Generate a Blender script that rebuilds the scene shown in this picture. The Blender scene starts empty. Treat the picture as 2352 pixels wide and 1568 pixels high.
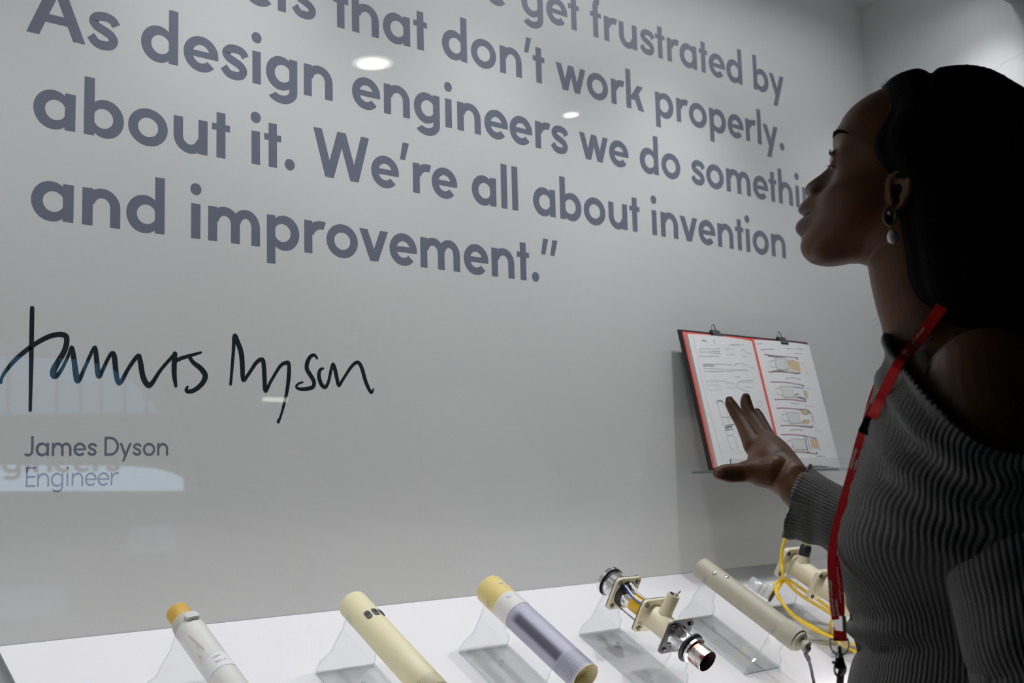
import bpy, bmesh, math, random
import numpy as np
from mathutils import Vector, Matrix
from mathutils.bvhtree import BVHTree

# ------------------------------------------------------------------ scene, camera, world, exposure
SC = bpy.context.scene
COL = SC.collection
IW, IH = 2352, 1568
FPX = 2766.15                                   # focal length in pixels of the photograph
PITCH, ROLL, YAW = 0.11843, -0.02648, -0.73479
CAMZ = 1.25                                     # eye height of the photographer
def _rot():
    cr, sr = math.cos(ROLL), math.sin(ROLL)
    Rz = np.array([[cr, -sr, 0], [sr, cr, 0], [0, 0, 1]])
    a = math.pi / 2 + PITCH
    Rx = np.array([[1, 0, 0], [0, math.cos(a), -math.sin(a)], [0, math.sin(a), math.cos(a)]])
    Ry = np.array([[math.cos(YAW), -math.sin(YAW), 0], [math.sin(YAW), math.cos(YAW), 0], [0, 0, 1]])
    return Ry @ Rx @ Rz
RC = _rot()
C0 = np.array([0, 0, CAMZ])
cam_d = bpy.data.cameras.new('camera')
cam = bpy.data.objects.new('camera', cam_d)
COL.objects.link(cam)
M = Matrix([list(RC[i]) + [C0[i]] for i in range(3)] + [[0, 0, 0, 1]])
cam.matrix_world = M
cam_d.sensor_width = 36.0
cam_d.lens = 36.0 * FPX / IW
cam_d.clip_start = 0.02
cam_d.dof.use_dof = True
cam_d.dof.focus_distance = 1.55
cam_d.dof.aperture_fstop = 9.0
SC.camera = cam
SC.view_settings.view_transform = 'Standard'
SC.view_settings.look = 'None'
SC.view_settings.gamma = 1.0
SC.view_settings.use_curve_mapping = False
SC.view_settings.exposure = 0.06
w = bpy.data.worlds.new('world'); SC.world = w
w.use_nodes = True
w.node_tree.nodes['Background'].inputs[0].default_value = (0.7, 0.8, 1.0, 1)
w.node_tree.nodes['Background'].inputs[1].default_value = 0.008

# main distances (metres): glass front, back of the showcase, its right end, its ceiling, the sloping shelf
GLASS_Y, BACK_Y, END_X, LEFT_X = 1.035, 1.40, 2.36, -0.55
CEIL_Z = CAMZ + 1.05
SLOPE = math.radians(29.5)
SH_Z = CAMZ - 0.11619 * 1.4                     # height where the slope meets the back wall

def area_light(name, loc, sx, sy, power, color=(1, 1, 1), rot=(0, 0, 0), spread=180):
    l = bpy.data.lights.new(name, 'AREA'); l.shape = 'RECTANGLE'
    l.size = sx; l.size_y = sy; l.energy = power; l.color = color; l.spread = math.radians(spread)
    o = bpy.data.objects.new(name, l); COL.objects.link(o)
    o.location = loc; o.rotation_euler = rot
    return o
LAMP_X = (-0.35, 0.20, 0.78, 1.22, 1.665, 2.22)
LAMP_Y = 1.085                                   # lamps sit behind the header above the glass
LAMP_W = (15.5, 15, 15, 15, 18, 10)
for lx, lw_ in zip(LAMP_X, LAMP_W):
    l = bpy.data.lights.new('showcase_lamp', 'SPOT'); l.energy = lw_; l.color = (0.97, 0.985, 1.0)
    l.spot_size = math.radians(92); l.spot_blend = 1.0; l.shadow_soft_size = 0.025
    o = bpy.data.objects.new('showcase_lamp', l); COL.objects.link(o)
    o.location = (lx, LAMP_Y, CEIL_Z - 0.012); o.rotation_euler = (math.radians(4), 0, 0)
area_light('added_fill_strip', (0.95, LAMP_Y + .01, CEIL_Z - 0.02), 2.6, 0.03, 5.4, (0.96, 0.98, 1.0), (math.radians(8), 0, 0), 150)  # added soft fill for the walls, not a fitting of the case
area_light('added_low_fill', (0.95, GLASS_Y + .04, SH_Z - .165), 2.7, 0.02, 1.3, (1.0, 0.97, 0.93), (math.radians(112), 0, 0), 150)  # added fill from below, lifts the lower wall and the sketchbook's shadow

# ------------------------------------------------------------------ pixel helpers: a pixel of the photograph to a place
def ray(px, py):
    d = np.array([(px - IW / 2) / FPX, -(py - IH / 2) / FPX, -1.0])
    return RC @ d
def at_y(px, py, Y):
    r = ray(px, py); return C0 + r * (Y / r[1])
def at_x(px, py, X):
    r = ray(px, py); return C0 + r * (X / r[0])
def on_slope(px, py, off=0.0):
    n = np.array([0, -math.sin(SLOPE), math.cos(SLOPE)])
    p0 = np.array([0, BACK_Y, SH_Z]) + n * off
    r = ray(px, py)
    return C0 + r * (np.dot(p0 - C0, n) / np.dot(r, n))
def on_plane(px, py, p0, n):
    r = ray(px, py); return C0 + r * (np.dot(np.asarray(p0) - C0, n) / np.dot(r, n))
SN = np.array([0, -math.sin(SLOPE), math.cos(SLOPE)])      # normal of the slope
SD = np.array([0, -math.cos(SLOPE), -math.sin(SLOPE)])     # down the slope
def slope_pt(X, down, up):                                  # down = distance from the back wall along the slope
    return np.array([X, BACK_Y, SH_Z]) + SD * down + SN * up

# ------------------------------------------------------------------ materials
def mat(name, color, rough=0.5, metal=0.0, spec=0.5, noise=0.0, nscale=40, coat=0.0, bump=0.0, trans=0.0, emit=None):
    m = bpy.data.materials.new(name); m.use_nodes = True
    nt = m.node_tree; b = nt.nodes['Principled BSDF']
    b.inputs['Base Color'].default_value = (*color, 1)
    b.inputs['Roughness'].default_value = rough
    b.inputs['Metallic'].default_value = metal
    b.inputs['Specular IOR Level'].default_value = spec
    b.inputs['Coat Weight'].default_value = coat
    if trans: b.inputs['Subsurface Weight'].default_value = trans; b.inputs['Subsurface Radius'].default_value = (0.01, 0.008, 0.005)
    if noise or bump:
        tc = nt.nodes.new('ShaderNodeTexCoord'); n = nt.nodes.new('ShaderNodeTexNoise')
        n.inputs['Scale'].default_value = nscale; n.inputs['Detail'].default_value = 4
        nt.links.new(tc.outputs['Object'], n.inputs['Vector'])
        if noise:
            mx = nt.nodes.new('ShaderNodeMix'); mx.data_type = 'RGBA'
            mx.inputs[6].default_value = (*[max(0, c * (1 - noise)) for c in color], 1)
            mx.inputs[7].default_value = (*[min(1, c * (1 + noise)) for c in color], 1)
            nt.links.new(n.outputs['Fac'], mx.inputs[0]); nt.links.new(mx.outputs[2], b.inputs['Base Color'])
        if bump:
            bp = nt.nodes.new('ShaderNodeBump'); bp.inputs['Strength'].default_value = bump; bp.inputs['Distance'].default_value = 0.002
            nt.links.new(n.outputs['Fac'], bp.inputs['Height']); nt.links.new(bp.outputs[0], b.inputs['Normal'])
    if emit:
        b.inputs['Emission Color'].default_value = (*emit[:3], 1); b.inputs['Emission Strength'].default_value = emit[3]
    return m
def glassy(name, tint=(1, 1, 1), ior=1.5, rough=0.0, body=0.0, bodycol=(0.6, 0.65, 0.65)):
    """clear sheet: what is not mirrored goes straight through (a sheet with parallel faces does not bend the view)"""
    m = bpy.data.materials.new(name); m.use_nodes = True
    nt = m.node_tree; nt.nodes.clear()
    out = nt.nodes.new('ShaderNodeOutputMaterial'); mix = nt.nodes.new('ShaderNodeMixShader')
    tr = nt.nodes.new('ShaderNodeBsdfTransparent'); tr.inputs[0].default_value = (*tint, 1)
    gl = nt.nodes.new('ShaderNodeBsdfGlossy'); gl.inputs['Roughness'].default_value = rough
    geo = nt.nodes.new('ShaderNodeNewGeometry'); fr = nt.nodes.new('ShaderNodeFresnel')
    mr = nt.nodes.new('ShaderNodeMapRange')
    mr.inputs['To Min'].default_value = ior; mr.inputs['To Max'].default_value = 1.0 / ior
    nt.links.new(geo.outputs['Backfacing'], mr.inputs['Value']); nt.links.new(mr.outputs[0], fr.inputs['IOR'])
    nt.links.new(fr.outputs[0], mix.inputs[0]); nt.links.new(gl.outputs[0], mix.inputs[2])
    if body > 0:
        df = nt.nodes.new('ShaderNodeBsdfDiffuse'); df.inputs[0].default_value = (*bodycol, 1)
        m2 = nt.nodes.new('ShaderNodeMixShader'); m2.inputs[0].default_value = body
        nt.links.new(tr.outputs[0], m2.inputs[1]); nt.links.new(df.outputs[0], m2.inputs[2]); nt.links.new(m2.outputs[0], mix.inputs[1])
    else:
        nt.links.new(tr.outputs[0], mix.inputs[1])
    nt.links.new(mix.outputs[0], out.inputs[0])
    return m
def dots_mat(name, color, nu, nv, v0, v1, dark=0.35, rough=0.45, r=0.3, trans=0.0):
    """pierced pattern from the tube's own UV (u round, v along in metres)"""
    m = mat(name, color, rough, trans=trans); nt = m.node_tree; b = nt.nodes['Principled BSDF']
    uv = nt.nodes.new('ShaderNodeUVMap'); sp = nt.nodes.new('ShaderNodeSeparateXYZ'); nt.links.new(uv.outputs[0], sp.inputs[0])
    def math_(op, a, c=None):
        n = nt.nodes.new('ShaderNodeMath'); n.operation = op
        if isinstance(a, (int, float)): n.inputs[0].default_value = a
        else: nt.links.new(a, n.inputs[0])
        if c is not None:
            if isinstance(c, (int, float)): n.inputs[1].default_value = c
            else: nt.links.new(c, n.inputs[1])
        return n.outputs[0]
    V = math_('MULTIPLY', sp.outputs[1], nv)
    row = math_('FLOOR', V); odd = math_('MULTIPLY', math_('MODULO', row, 2.0), 0.5)
    U = math_('ADD', math_('MULTIPLY', sp.outputs[0], nu), odd)
    fu = math_('SUBTRACT', math_('FRACT', U), 0.5); fv = math_('SUBTRACT', math_('FRACT', V), 0.5)
    d = math_('SQRT', math_('ADD', math_('MULTIPLY', fu, fu), math_('MULTIPLY', fv, fv)))
    inside = math_('LESS_THAN', d, r)
    inside = math_('MULTIPLY', inside, math_('GREATER_THAN', sp.outputs[1], v0))
    inside = math_('MULTIPLY', inside, math_('LESS_THAN', sp.outputs[1], v1))
    mx = nt.nodes.new('ShaderNodeMix'); mx.data_type = 'RGBA'
    mx.inputs[6].default_value = (*color, 1); mx.inputs[7].default_value = (*[c * dark for c in color], 1)
    nt.links.new(inside, mx.inputs[0]); nt.links.new(mx.outputs[2], b.inputs['Base Color'])
    return m

MT = {}
MT['wall'] = mat('painted_wall', (0.60, 0.61, 0.605), 0.45, noise=0.015, nscale=6)
MT['white'] = mat('white_laminate', (0.74, 0.725, 0.75), 0.4, noise=0.01, nscale=12)
MT['ceiling'] = mat('ceiling_white', (0.62, 0.62, 0.62), 0.8, noise=0.02)
MT['room'] = mat('room_paint', (0.07, 0.07, 0.075), 0.8, noise=0.1, nscale=2)
MT['roomlight'] = mat('room_plaster', (0.42, 0.42, 0.43), 0.8, noise=0.05, nscale=2)
MT['floor'] = mat('floor_vinyl', (0.045, 0.045, 0.05), 0.4, noise=0.2, nscale=8)
MT['vinyl'] = mat('grey_blue_vinyl', (0.150, 0.160, 0.212), 0.42, noise=0.04, nscale=30)
MT['ink'] = mat('black_blue_ink', (0.010, 0.014, 0.018), 0.4, noise=0.1)
MT['glass'] = glassy('clear_glass')
MT['acrylic'] = glassy('clear_acrylic', (0.975, 0.98, 0.98), 1.49)
MT['acrylic_edge'] = glassy('acrylic_cut_edge', (0.86, 0.89, 0.90), 1.49, 0.1, 0.20, (0.62, 0.68, 0.70))
MT['skin'] = mat('dark_brown_skin', (0.128, 0.052, 0.020), 0.42, spec=0.27, noise=0.18, nscale=600, bump=0.10)
MT['nail'] = mat('fingernail', (0.30, 0.15, 0.10), 0.3, spec=0.5, noise=0.05)
MT['lip'] = mat('lip_skin', (0.080, 0.032, 0.028), 0.33)
MT['hair'] = mat('black_hair', (0.0016, 0.0016, 0.0017), 0.6, spec=0.06, noise=0.3, nscale=300, bump=0.5)
MT['eye'] = mat('eye_white', (0.55, 0.50, 0.46), 0.15)
MT['iris'] = mat('dark_iris', (0.03, 0.018, 0.012), 0.08, coat=1.0)
MT['knit'] = mat('grey_rib_knit', (0.25, 0.25, 0.243), 0.9, spec=0.1, noise=0.15, nscale=700, bump=0.5)
MT['red'] = mat('red_ribbon', (0.78, 0.004, 0.008), 0.6, spec=0.25, noise=0.08, nscale=900, bump=0.2)
MT['print'] = mat('white_print', (0.92, 0.9, 0.9), 0.6)
MT['blackp'] = mat('black_plastic', (0.012, 0.013, 0.015), 0.4, noise=0.05)
MT['steel'] = mat('nickel_metal', (0.55, 0.54, 0.52), 0.25, metal=1.0, noise=0.05)
MT['bolt'] = mat('dull_bolt', (0.16, 0.155, 0.15), 0.4, metal=0.9, noise=0.1)
MT['chrome'] = mat('chrome', (0.75, 0.74, 0.72), 0.12, metal=1.0, noise=0.03)
MT['copper'] = mat('worn_copper_chrome', (0.62, 0.42, 0.36), 0.18, metal=1.0, noise=0.35, nscale=60)
def stain(m, col, lo, hi, scale):
    nt = m.node_tree; b = nt.nodes['Principled BSDF']; tc = nt.nodes.new('ShaderNodeTexCoord'); n = nt.nodes.new('ShaderNodeTexNoise'); n.inputs['Scale'].default_value = scale; n.inputs['Detail'].default_value = 6
    nt.links.new(tc.outputs['Object'], n.inputs['Vector']); mr = nt.nodes.new('ShaderNodeMapRange'); mr.inputs['From Min'].default_value = lo; mr.inputs['From Max'].default_value = hi; nt.links.new(n.outputs['Fac'], mr.inputs['Value'])
    mx = nt.nodes.new('ShaderNodeMix'); mx.data_type = 'RGBA'; mx.inputs[6].default_value = b.inputs['Base Color'].default_value; mx.inputs[7].default_value = (*col, 1)
    nt.links.new(mr.outputs[0], mx.inputs[0]); nt.links.new(mx.outputs[2], b.inputs['Base Color'])
MT['copper'] = mat('red_stained_chrome', (0.74, 0.70, 0.67), 0.16, metal=1.0); stain(MT['copper'], (0.36, 0.10, 0.06), .50, .60, 75)
MT['bronze'] = mat('antique_bronze', (0.30, 0.27, 0.18), 0.35, metal=1.0, noise=0.4, nscale=900)
MT['pearl'] = mat('pearl', (0.72, 0.66, 0.62), 0.2, spec=0.7, coat=0.6, noise=0.05)
MT['cream'] = mat('cream_plastic', (0.72, 0.66, 0.43), 0.42, noise=0.07, nscale=25)
MT['ivory'] = mat('ivory_resin', (0.66, 0.60, 0.42), 0.45, noise=0.08, nscale=30)
MT['offwhite'] = mat('off_white_plastic', (0.68, 0.665, 0.64), 0.3, noise=0.04, nscale=30, coat=0.3)
MT['grime'] = mat('grimy_plastic', (0.47, 0.44, 0.38), 0.5, noise=0.25, nscale=90)
MT['amber'] = mat('amber_foam', (0.62, 0.37, 0.06), 0.5, noise=0.3, nscale=40)
MT['yellowres'] = mat('yellow_resin', (0.70, 0.56, 0.22), 0.35, noise=0.06, trans=0.3)
MT['greybeige'] = mat('grey_beige_plastic', (0.40, 0.37, 0.285), 0.5, noise=0.06, nscale=30)
MT['lavender'] = dots_mat('lavender_film', (0.40, 0.385, 0.50), 60, 420, 0.284, 0.312, 0.4)
MT['lavdark'] = mat('dark_lavender_core', (0.11, 0.10, 0.15), 0.4, noise=0.1)  # dark tone for the battery inside the film
MT['creamdots'] = dots_mat('pierced_cream', (0.72, 0.66, 0.43), 56, 400, 0.283, 0.50, 0.5)
MT['slider'] = mat('charcoal_slider', (0.06, 0.06, 0.065), 0.5, noise=0.1)
MT['greyb'] = mat('grey_button', (0.55, 0.555, 0.54), 0.5, noise=0.03)
MT['paper'] = mat('paper', (0.72, 0.72, 0.73), 0.7, noise=0.02)
MT['paperedge'] = mat('paper_edges', (0.52, 0.49, 0.46), 0.8, noise=0.1, nscale=500)
MT['covred'] = mat('red_cover', (0.72, 0.12, 0.10), 0.5, noise=0.05)
MT['covblk'] = mat('black_cover', (0.012, 0.012, 0.016), 0.45, noise=0.1)
MT['pencil'] = mat('pencil', (0.44, 0.45, 0.46), 0.8)
MT['pencild'] = mat('dark_pencil', (0.22, 0.22, 0.23), 0.8)
MT['pencilr'] = mat('red_pencil', (0.36, 0.14, 0.14), 0.8)
MT['pencilb'] = mat('blue_pencil', (0.14, 0.15, 0.36), 0.8)
MT['pencilg'] = mat('green_pencil', (0.16, 0.28, 0.17), 0.8)
MT['tan'] = mat('tan_marker', (0.60, 0.46, 0.27), 0.8)
MT['greyfill'] = mat('grey_marker', (0.62, 0.63, 0.62), 0.8)
MT['gasket'] = mat('dark_blue_gasket', (0.02, 0.03, 0.05), 0.5, noise=0.1)
MT['charcoal'] = mat('charcoal_plate', (0.065, 0.062, 0.075), 0.4, noise=0.1)
MT['rubber'] = mat('black_rubber', (0.015, 0.018, 0.02), 0.5, noise=0.1)
MT['kapton'] = mat('amber_tape', (0.72, 0.42, 0.01), 0.25, noise=0.25, nscale=60)
MT['wireb'] = mat('blue_wire', (0.03, 0.08, 0.40), 0.4)
MT['wirew'] = mat('white_wire', (0.75, 0.75, 0.72), 0.4)
MT['cordy'] = mat('yellow_cord', (0.76, 0.50, 0.015), 0.4, noise=0.08)
MT['darkred'] = mat('dark_bore', (0.05, 0.022, 0.018), 0.5, noise=0.3)
MT['label'] = mat('paper_label', (0.72, 0.71, 0.74), 0.6)
MT['silver'] = mat('silver_grey_tube', (0.20, 0.20, 0.215), 0.35, metal=0.6, noise=0.05)
MT['trousers'] = mat('black_trousers', (0.012, 0.012, 0.014), 0.8, noise=0.2, nscale=200)
MT['cleartube'] = glassy('milky_clear_tube', (0.9, 0.92, 0.92), 1.45, 0.1, 0.45, (0.72, 0.75, 0.75))
MT['strapw'] = mat('clear_badge_strap', (0.55, 0.55, 0.56), 0.3)
MT['frame'] = mat('dark_frame', (0.03, 0.03, 0.035), 0.6)
def emis(name, col, s):
    m = bpy.data.materials.new(name); m.use_nodes = True; nt = m.node_tree; nt.nodes.clear()
    e = nt.nodes.new('ShaderNodeEmission'); e.inputs[0].default_value = (*col, 1); e.inputs[1].default_value = s
    o = nt.nodes.new('ShaderNodeOutputMaterial'); nt.links.new(e.outputs[0], o.inputs[0]); return m
MT['sky_hi'] = emis('daylight_pane', (0.12, 0.42, 0.75), 1.25)
MT['sky_lo'] = emis('bright_daylight_pane', (0.50, 0.75, 1.0), 3.0)
MT['sky_dim'] = emis('dim_daylight_pane', (0.45, 0.6, 0.8), 0.5)
MT['lamp'] = emis('lamp_glow', (1.0, 0.96, 0.88), 22.0)
MT['lamp_rim'] = emis('lamp_reflector', (1.0, 0.95, 0.86), 4.5)

# ------------------------------------------------------------------ mesh helpers
def tag(o, label=None, cat=None, group=None, kind=None):
    if label: o['label'] = label
    if cat: o['category'] = cat
    if group: o['group'] = group
    if kind: o['kind'] = kind
    return o
def empty(name, loc, label, cat, group=None):
    o = bpy.data.objects.new(name, None); COL.objects.link(o); o.location = loc
    o.empty_display_size = 0.05
    return tag(o, label, cat, group)
class MB:
    def __init__(s): s.v = []; s.f = []; s.mi = []; s.uv = None
    def add(s, verts, faces, mi=0):
        o = len(s.v); s.v += [tuple(map(float, p)) for p in verts]
        s.f += [tuple(i + o for i in f) for f in faces]
        s.mi += [mi] * len(faces) if isinstance(mi, int) else list(mi)
    def box(s, c, sz, ax=None, mi=0):
        ax = np.eye(3) if ax is None else np.asarray(ax)
        vs = []
        for k in (-1, 1):
            for j in (-1, 1):
                for i in (-1, 1):
                    vs.append(np.asarray(c) + ax[0] * i * sz[0] / 2 + ax[1] * j * sz[1] / 2 + ax[2] * k * sz[2] / 2)
        s.add(vs, [(0, 2, 3, 1), (4, 5, 7, 6), (0, 1, 5, 4), (2, 6, 7, 3), (0, 4, 6, 2), (1, 3, 7, 5)], mi)
    def lathe(s, o, d, prof, n=40, mi=0, up=None, caps=True):
        """prof: list of (s, r) or (s, r, mi) along direction d from o"""
        o = np.asarray(o, float); d = np.asarray(d, float); d = d / np.linalg.norm(d)
        up = SN if up is None else np.asarray(up, float)
        u = up - d * np.dot(up, d); u /= np.linalg.norm(u); w_ = np.cross(d, u)
        rings = []; b = len(s.v)
        for p in prof:
            for k in range(n):
                a = 2 * math.pi * k / n
                s.v.append(tuple(o + d * p[0] + (u * math.cos(a) + w_ * math.sin(a)) * p[1]))
        for i in range(len(prof) - 1):
            m_ = prof[i + 1][2] if len(prof[i + 1]) > 2 else mi
            for k in range(n):
                k2 = (k + 1) % n
                s.f.append((b + i * n + k, b + i * n + k2, b + (i + 1) * n + k2, b + (i + 1) * n + k)); s.mi.append(m_)
        if caps:
            s.f.append(tuple(b + k for k in range(n))[::-1]); s.mi.append(prof[0][2] if len(prof[0]) > 2 else mi)
            e = b + (len(prof) - 1) * n
            s.f.append(tuple(e + k for k in range(n))); s.mi.append(prof[-1][2] if len(prof[-1]) > 2 else mi)
    def tube(s, pts, rad, n=10, mi=0, flat=None, closed=False):
        pts = [np.asarray(p, float) for p in pts]; N = len(pts); b = len(s.v)
        rad = [rad] * N if isinstance(rad, (int, float)) else list(rad)
        prev = None
        for i, p in enumerate(pts):
            t = pts[min(i + 1, N - 1)] - pts[max(i - 1, 0)]; t = t / (np.linalg.norm(t) + 1e-12)
            if prev is None:
                a = np.array([0, 0, 1.0]) if abs(t[2]) < 0.9 else np.array([1.0, 0, 0])
            else: a = prev
            u = a - t * np.dot(a, t); u /= np.linalg.norm(u); prev = u; w_ = np.cross(t, u)
            for k in range(n):
                an = 2 * math.pi * k / n
                s.v.append(tuple(p + (u * math.cos(an) + w_ * math.sin(an)) * rad[i]))
        for i in range(N - 1):
            for k in range(n):
                k2 = (k + 1) % n
                s.f.append((b + i * n + k, b + i * n + k2, b + (i + 1) * n + k2, b + (i + 1) * n + k)); s.mi.append(mi)
        s.f.append(tuple(b + k for k in range(n))[::-1]); s.mi.append(mi)
        s.f.append(tuple(b + (N - 1) * n + k for k in range(n))); s.mi.append(mi)
    def prism(s, poly, o, ax, ay, depth, mi=0, side=None):
        """outline poly (x, y) on axes ax, ay from o, pulled along ax x ay by depth"""
        o = np.asarray(o, float); ax = np.asarray(ax, float); ay = np.asarray(ay, float)
        nz = np.cross(ax, ay); nz /= np.linalg.norm(nz); n = len(poly)
        fr = [o + ax * x + ay * y for x, y in poly]; bk = [p - nz * depth for p in fr]
        side = mi if side is None else side
        s.add(fr + bk, [tuple(range(n)), tuple(range(n, 2 * n))[::-1]] + [(i + n, (i + 1) % n + n, (i + 1) % n, i) for i in range(n)],
              [mi, mi] + [side] * n)
    def build(s, name, mats, parent=None, smooth=35, link=True):
        me = bpy.data.meshes.new(name); me.from_pydata(s.v, [], s.f)
        mats = mats if isinstance(mats, (list, tuple)) else [mats]
        for m_ in mats: me.materials.append(MT[m_] if isinstance(m_, str) else m_)
        me.polygons.foreach_set('material_index', s.mi)
        if smooth:
            me.polygons.foreach_set('use_smooth', [True] * len(me.polygons))
            me.set_sharp_from_angle(angle=math.radians(smooth))
        me.update()
        o = bpy.data.objects.new(name, me)
        if link: COL.objects.link(o)
        if parent:
            o.parent = parent; 
            me.transform(Matrix.Translation(-Vector(parent_world(parent))))
        return o
def parent_world(p):
    v = Vector(p.location)
    while p.parent: p = p.parent; v = v + Vector(p.location)
    return v
def catmull(pts, k=8):
    P = [np.asarray(p, float) for p in pts]; P = [2 * P[0] - P[1]] + P + [2 * P[-1] - P[-2]]; out = []
    for i in range(1, len(P) - 2):
        for j in range(k):
            t = j / k
            out.append(0.5 * (2 * P[i] + (P[i + 1] - P[i - 1]) * t + (2 * P[i - 1] - 5 * P[i] + 4 * P[i + 1] - P[i + 2]) * t * t
                              + (3 * P[i] - P[i - 1] - 3 * P[i + 1] + P[i + 2]) * t ** 3))
    out.append(P[-2]); return out
def rrect(w_, h, r, k=5):
    out = []
    for cx, cy, a0 in ((w_ / 2 - r, h / 2 - r, 0), (-w_ / 2 + r, h / 2 - r, 90), (-w_ / 2 + r, -h / 2 + r, 180), (w_ / 2 - r, -h / 2 + r, 270)):
        for i in range(k + 1):
            a = math.radians(a0 + 90 * i / k); out.append((cx + r * math.cos(a), cy + r * math.sin(a)))
    return out
def set_uv(o, uvs):
    me = o.data; l = me.uv_layers.new(name='UVMap')
    idx = np.empty(len(me.loops), int); me.loops.foreach_get('vertex_index', idx)
    l.data.foreach_set('uv', np.asarray(uvs, np.float32)[idx].ravel())

# ------------------------------------------------------------------ lettering: a geometric sans drawn from rings and bars
def glyphs(s):
    h = s                                             # stem width in x-heights
    t = s * 0.90                                      # horizontal strokes
    G = {}
    def rect(x0, y0, x1, y1): return [[(x0, y0), (x1, y0), (x1, y1), (x0, y1)]]
    def bar(x0, y0, x1, y1, w_): return [[(x0, y0), (x0 + w_, y0), (x1 + w_, y1), (x1, y1)]]
    def ring(cx, cy, ox, oy, a0=0, a1=360, n=None, ix=None, iy=None, icx=None):
        icx = cx if icx is None else icx
        ix = ox - s * 1.0 if ix is None else ix; iy = oy - t if iy is None else iy
        n = n or max(6, int(abs(a1 - a0) / 9)); out = []
        for i in range(n):
            q = []
            for a in (a0 + (a1 - a0) * i / n, a0 + (a1 - a0) * (i + 1) / n):
                a = math.radians(a); q.append((cx + ox * math.cos(a), cy + oy * math.sin(a)))
            for a in (a0 + (a1 - a0) * (i + 1) / n, a0 + (a1 - a0) * i / n):
                a = math.radians(a); q.append((icx + ix * math.cos(a), cy + iy * math.sin(a)))
            out.append(q)
        return out
    def disc(cx, cy, r): return [[(cx + r * math.cos(a), cy + r * math.sin(a)) for a in np.linspace(0, 2 * math.pi, 21)[:-1]]]
    def path(pts, w_):
        P = [np.array(p) for p in pts]; out = []; L_ = []
        for i in range(len(P)):
            d = P[min(i + 1, len(P) - 1)] - P[max(i - 1, 0)]; d /= np.linalg.norm(d); nrm = np.array([-d[1], d[0]])
            L_.append((P[i] + nrm * w_ / 2, P[i] - nrm * w_ / 2))
        for i in range(len(P) - 1): out.append([tuple(L_[i][0]), tuple(L_[i][1]), tuple(L_[i + 1][1]), tuple(L_[i + 1][0])])
        return out
    A, CAP, B = 1.58, 1.50, 0.53
    k_ = s / .285
    bowl = lambda cx: (ring(.515, 0.5, 0.515, B, ix=.555 - .278 * k_, icx=.555 + .023 * k_) if cx == 0.545 else ring(1.11 - .515, 0.5, 0.515, B, ix=.555 - .278 * k_, icx=.555 - .023 * k_))
    stem = lambda x, y0, y1: rect(x, y0, x + h, y1)
    ss, rs, ns = 0.115, 0.05, 0.0
    G['a'] = (1.11, rs, ss, bowl(0.545) + stem(1.11 - h, 0, 1))
    G['d'] = (1.11, rs, ss, bowl(0.545) + stem(1.11 - h, 0, A))
    G['b'] = (1.11, ss, rs + .01, bowl(0.565) + stem(0, 0, A))
    G['p'] = (1.11, ss, rs + .01, bowl(0.565) + stem(0, -0.455, 1))
    G['g'] = (1.09, rs, ss, bowl(0.545) + stem(1.09 - h, -0.02, 1) + ring(0.545, -0.02, 0.545, 0.42, 215, 360))
    G['o'] = (1.16, rs + .01, rs + .01, ring(0.58, 0.5, 0.58, B))
    G['c'] = (0.98, rs, rs, ring(0.56, 0.5, 0.56, B, 42, 318))
    G['e'] = (1.095, rs, .03, ring(0.5475, 0.5, 0.5475, B, -6, 180) + ring(0.5475, 0.5, 0.5475, B, 180, 318) + rect(h * .7, 0.5 - t * .36, 1.09, 0.5 + t * .36))
    hook = lambda x, w_: ring(x + w_ / 2, 0.53, w_ / 2, 0.5, 0, 168) + stem(x + w_ - h, 0, 0.54)
    G['n'] = (1.05, ss, ss, stem(0, 0, 1) + hook(0.04, 1.01))
    G['h'] = (1.05, ss, ss, stem(0, 0, A) + hook(0.04, 1.01))
    G['m'] = (1.67, ss, ss, stem(0, 0, 1) + hook(0.04, 0.93 + h * .14) + hook(0.74, 0.93))
    G['u'] = (1.045, ss, ss, stem(1.045 - h, 0, 1) + [[(1.045 - x, 1 - y) for x, y in q] for q in hook(0.04, 1.005)] + [])
    G['r'] = (0.73, ss, 0.0, stem(0, 0, 1) + ring(0.60, 0.50, 0.56, 0.53, 72, 165))
    G['i'] = (0.30, ss, ss, stem(0.15 - h / 2, 0, 1) + disc(0.15, 1.42, h * 0.6))
    G['l'] = (0.28, ss, ss, stem(0.14 - h / 2, 0, A))
    G['t'] = (0.58, .02, .02, stem(0.29 - h / 2, 0, 1.34) + rect(0, 1 - t * .76, 0.58, 1.0))
    G['f'] = (0.64, .02, .0, stem(0.29 - h / 2, 0, 1.22) + rect(0, 1 - t * .76, 0.60, 1.0) + ring(0.29 - h / 2 + 0.36, 1.21, 0.36, 0.38, 84, 180, ix=0.36 - h, iy=.38 - t))
    G['v'] = (1.11, 0, 0, bar(0.40, 0, 0, 1, h * 1.09) + bar(0.40, 0, 1.11 - h * 1.09, 1, h * 1.09))
    G['y'] = (1.11, 0, 0, bar(0.42, 0.02, 0, 1, h * 1.09) + bar(0.225, -0.455, 1.11 - h * 1.09, 1, h * 1.09))
    G['w'] = (1.56, 0, 0, bar(0.33, 0, 0, 1, h * .98) + bar(0.33, 0, 0.64, 1, h * .98) + bar(0.95, 0, 0.64, 1, h * .98) + bar(0.95, 0, 1.28, 1, h * .98))
    G['k'] = (1.04, ss, 0, stem(0, 0, A) + bar(h * .55, 0.38, 0.66, 1, h * 1.2) + bar(1.04 - h * 1.25, 0, 0.40, 0.66, h * 1.2))
    S = [(.80, .71), (.70, .85), (.50, .905), (.29, .875), (.165, .745), (.24, .61), (.43, .525), (.63, .43), (.735, .29), (.66, .145), (.47, .093), (.25, .13), (.09, .30)]
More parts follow.
